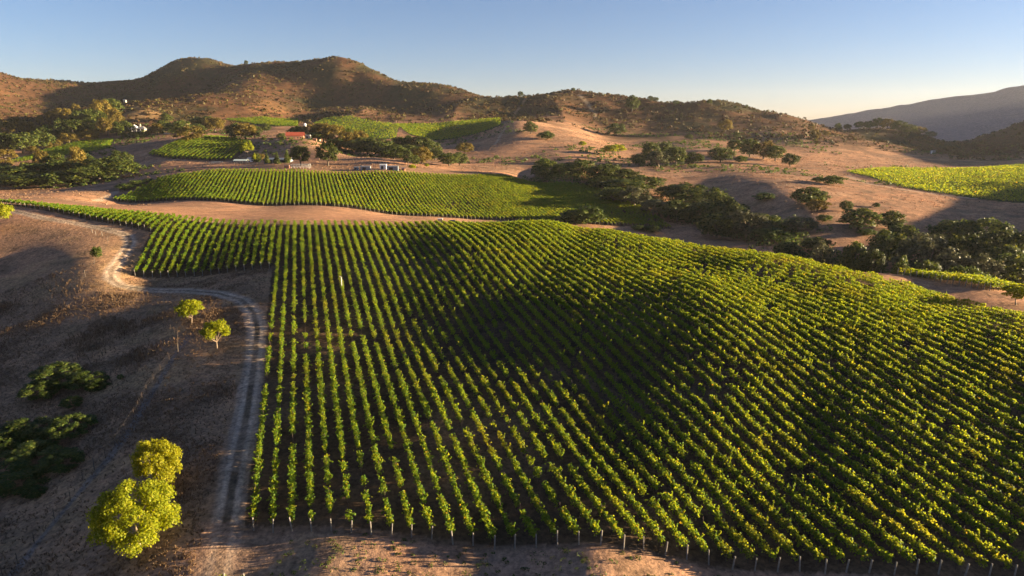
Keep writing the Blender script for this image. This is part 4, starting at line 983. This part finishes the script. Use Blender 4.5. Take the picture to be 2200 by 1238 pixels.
# wire fences: posts and strands are parts of each fence
def fence(line, step, label, h_=1.25, tall=None, m=M_rust, rad=0.032):
    f = empty('wire_fence', (line[0][0], line[0][1], float(ground(*line[0])))); tag(f, label, 'fence'); ox, oy, oz = f.location
    pts_ = []
    for (ax, ay), (bx, by) in zip(line[:-1], line[1:]):
        L = math.hypot(bx-ax, by-ay); n_ = max(1, round(L/step))
        for i in range(n_): pts_.append((ax+(bx-ax)*i/n_, ay+(by-ay)*i/n_))
    pts_.append(line[-1]); tops = []
    for i, (x, y) in enumerate(pts_):
        z = float(ground(x, y)); big_ = tall and i % tall == 0; hh = h_*(1.2 if big_ else 1) + random.uniform(-0.05, 0.05)
        p = MB().tube([(x-ox, y-oy, z-oz-0.2), (x-ox+random.uniform(-.04,.04), y-oy, z-oz+hh)], rad*(1.9 if big_ else 1), 6).build('fence_post', M_bark if big_ else m, f); tops.append((x-ox, y-oy, z-oz))
    for q in (0.35, 0.7, 1.05): MB().tube([(a, b, c+q*h_) for a, b, c in tops], 0.005, 3).build('wire', M_wire, f)
    return f
lo = plan([(383,757),(345,800),(315,845),(288,900),(268,930),(247,960),(227,985),(203,1010),(179,1035),(152,1078),(117,1115),(74,1168),(38,1213),(5,1238)])
fence(lo, 3.2, 'rusty wire fence climbing the slope from the bottom left corner', 1.5, tall=11)
up = plan([(352,706),(367,712),(383,725),(383,757)]); fence(up, 2.5, 'short end of stakes above the sloping wire fence', 1.5)
fr_ = plan([(243,502),(222,540),(200,572),(180,600),(176,612)]); fence(fr_, 1.6, 'wire fence beside the road bend, lit along its top', 1.5, tall=6)
for px, py, lb in ((199,497,'leaning pale stake left of the fence corner, first of three'),(206,501,'pale stake left of the fence corner, middle of three'),(220,503,'pale stake left of the fence corner, nearest the corner')):
    x, y, z = cast(px, py+4); o = MB().tube([(0,0,-0.1),(-0.12,0,1.25)], 0.07, 6).build('stake', M_post); o.location = (x, y, z); tag(o, lb, 'stake', 'pale stakes by the fence corner')
for i, px in enumerate((85, 150, 183, 214)):
    x, y, z = cast(px, (476, 484, 492, 497)[i]); o = MB().tube([(0,0,-0.1),(0.02,0,1.5)], 0.035, 5).build('stake', M_rust); o.location = (x, y, z); tag(o, f'thin rusty stake along the upper road, {("first","second","third","fourth")[i]} from the left', 'stake', 'rusty stakes along the upper road')
for px, py, lb in ((1934,615,'dark post sticking up at the block corner by the dry track'),(2030,640,'pale post between two dark stakes on the dry track edge')):
    x, y, z = cast(px, py+8); o = MB().tube([(0,0,-0.2),(0,0,2.4)], 0.07, 6).build('post', M_rust if 'dark' in lb else M_post); o.location = (x, y, z); tag(o, lb, 'post')
# post tops of the next block below the frame
for i, px in enumerate((488, 534)):
    x, y, z = cast(px, 1252); row_ = make_row((x, y-1.2), (x+0.6, y-14), ('vine row cut by the bottom edge, left of two', 'vine row cut by the bottom edge, right of two')[i], 'vine rows cut by the bottom edge', 70, ends=(True, False))
# ------------------------------------------------------------------ scrub on the hills, dry grass, low brush
def clumps(name, X, Y, wid, hgt, per, size, m, label, cat):
    r_ = np.random.default_rng(len(X)); n_ = len(X)
    i = np.repeat(np.arange(n_), per); dv = r_.normal(size=(len(i), 3)); dv /= np.linalg.norm(dv, axis=1, keepdims=True); dv[:, 2] = np.abs(dv[:, 2])
    z = ground(X, Y)
    Pc = np.stack([X[i] + dv[:, 0]*wid[i]*0.5, Y[i] + dv[:, 1]*wid[i]*0.5, z[i] + dv[:, 2]*hgt[i]], 1)
    V = leaf_quads(Pc, size[i]*(0.7+0.6*r_.random(len(i))), dv + r_.normal(size=dv.shape)*0.45, r_)
    return tag(link(name, np_mesh(name, V, np.arange(len(V)).reshape(-1, 4), [m])), label, cat, kind='stuff')
def scatter(n_, t0, t1, y0, y1, test):
    r_ = np.random.default_rng(n_)
    t = r_.uniform(R(t0), R(t1), n_); q = np.sqrt(r_.uniform(y0*y0, y1*y1, n_)); X = q*np.sin(t); Y = q*np.cos(t)
    k_ = test(X, Y); return X[k_], Y[k_], r_
def not_green(X, Y):
    ok = np.ones(X.shape, bool)
    for p_ in POLY: ok &= ~in_poly(X, Y, p_)
    return ok
X, Y, r_ = scatter(75000, -42, 42, 870, 1950, lambda X, Y: (np.random.default_rng(1).random(X.shape) < 0.32+0.66*sstep(-0.2, 0.3, fbm(X, Y, 110, 5, 71))) & not_green(X, Y) & (np.hypot(X, Y) > 960 + 130*fbm(X, Y, 80, 3, 5)))
w = 1.7 + 4.6*r_.random(len(X))**3
clumps('chaparral_scrub', X, Y, w*1.15, w*0.5, 9, w*0.55, M_scrub, 'rust-brown and olive scrub covering the mountain slopes', 'scrub')
X, Y, r_ = scatter(14000, -40, 40, 560, 1000, lambda X, Y: (fbm(X, Y, 70, 4, 99) > 0.16) & not_green(X, Y) & ~in_poly(X, Y, hb))
w = 1.2 + 3.0*r_.random(len(X))**2
clumps('field_brush', X, Y, w, w*0.5, 10, w*0.45, M_shrub, 'scattered low green brush over the meadows below the hills', 'brush')
# dry grass tufts in the near pasture
def grass_ok(X, Y):
    ok = (k_of(X, Y) < -1.2) & (seg_dist(X, Y, road) > 2.4)
    kq = k_of(X, Y); f_, a2 = front_far(kq); ok &= ~((kq > -48) & (Y > f_-1.5))
    return ok & (np.random.default_rng(3).random(X.shape) < 0.25 + 0.75*sstep(-0.1, 0.4, fbm(X, Y, 9, 4, 61)))
X, Y, r_ = scatter(170000, -42, 5, 58, 220, grass_ok)
h = (0.16 + 0.40*r_.random(len(X))**2)*(0.7 + 0.8*sstep(0.0, 0.5, fbm(X, Y, 14, 3, 8)))
V = []
for j in range(3):
    a = r_.random(len(X))*6.28; ox, oy = np.cos(a)*0.05, np.sin(a)*0.05; z = ground(X, Y); lx, ly = r_.normal(size=len(X))*0.12, r_.normal(size=len(X))*0.12
    V.append(np.stack([np.stack([X-ox, Y-oy, z-0.02], 1), np.stack([X+ox, Y+oy, z-0.02], 1), np.stack([X+ox*0.3+lx, Y+oy*0.3+ly, z+h], 1), np.stack([X-ox*0.6+lx, Y-oy*0.6+ly, z+h*0.8], 1)], 1).reshape(-1, 3))
V = np.concatenate(V); tag(link('dry_grass', np_mesh('dry_grass', V, np.arange(len(V)).reshape(-1, 4), [M_grass])), 'tall dry straw-coloured grass over the left pasture', 'grass', kind='stuff')
# low weeds on the bare strip before the first posts
X, Y, r_ = scatter(700, -35, 40, 58, 74, lambda X, Y: (Y < 72 - 0.13*(X+30)) & (X > -26))
w = 0.35 + 0.6*r_.random(len(X))
clumps('weeds', X, Y, w, w*0.35, 14, 0.16+0*w, M_shrub, 'small weeds dotting the bare strip before the first row posts', 'weeds')

# undergrowth below the creek oaks
line = [at(px, Y)[:2] for px, Y in ((1150,525),(1230,505),(1310,455),(1380,425),(1460,410),(1540,385),(1620,362),(1700,325),(1780,285),(1860,262),(1960,252),(2060,246),(2200,240))]
r_ = np.random.default_rng(77); n_ = 900
u_ = r_.random(n_)*(len(line)-1); i_ = u_.astype(int); f_ = u_-i_; La = np.array(line)
X = La[i_,0]*(1-f_)+La[i_+1,0]*f_ + r_.normal(size=n_)*9; Y = La[i_,1]*(1-f_)+La[i_+1,1]*f_ + r_.normal(size=n_)*9
ok = ~((k2_of(X, Y) < 99) & (k2_of(X, Y) > -40) & (Y > front_far2(k2_of(X, Y))[0]-4) & (Y < front_far2(k2_of(X, Y))[1]+4)); X, Y = X[ok], Y[ok]
w = 3 + 4*r_.random(len(X))
clumps('creek_undergrowth', X, Y, w, w*0.7, 26, 0.9+0*w, M_shrub, 'dense dark brush filling the ground under the creek oaks', 'brush')

# dry grass tussocks over the tan meadows
def meadow(X, Y):
    k1 = k2_of(X, Y); ok = not_green(X, Y) & ~in_poly(X, Y, hb) & ~((k1 > -39) & (k1 < 99) & (Y > front_far2(k1)[0]-3) & (Y < front_far2(k1)[1]+3))
    kq = k_of(X, Y); ok &= ~((kq > -48) & (kq < 63.5) & (Y < front_far(kq)[1]+2))
    return ok & (np.random.default_rng(5).random(X.shape) < 0.2 + 0.8*sstep(-0.2, 0.35, fbm(X, Y, 24, 4, 171)))
X, Y, r_ = scatter(60000, -40, 42, 400, 900, meadow)
w = 0.4 + 0.9*r_.random(len(X))**2
clumps('meadow_grass', X, Y, w*1.3, w*0.32, 5, w*0.6, M_tuss, 'dry straw-coloured tussocks over the tan meadows', 'grass')
# ------------------------------------------------------------------ air
hz = MB().box(-4700, 5000, -150, 5300, -80, 330).build('haze', [mat('haze', lambda nt, out: None)])
def _haze(nt):
    pv = nt.nodes.new('ShaderNodeVolumePrincipled'); pv.inputs['Density'].default_value = 2.4e-5
    pv.inputs['Color'].default_value = (0.86,0.86,0.92,1); pv.inputs['Anisotropy'].default_value = 0.2
    o = [q for q in nt.nodes if q.type == 'OUTPUT_MATERIAL'][0]; nt.links.new(pv.outputs[0], o.inputs['Volume'])
_haze(hz.data.materials[0].node_tree); tag(hz, kind='stuff')
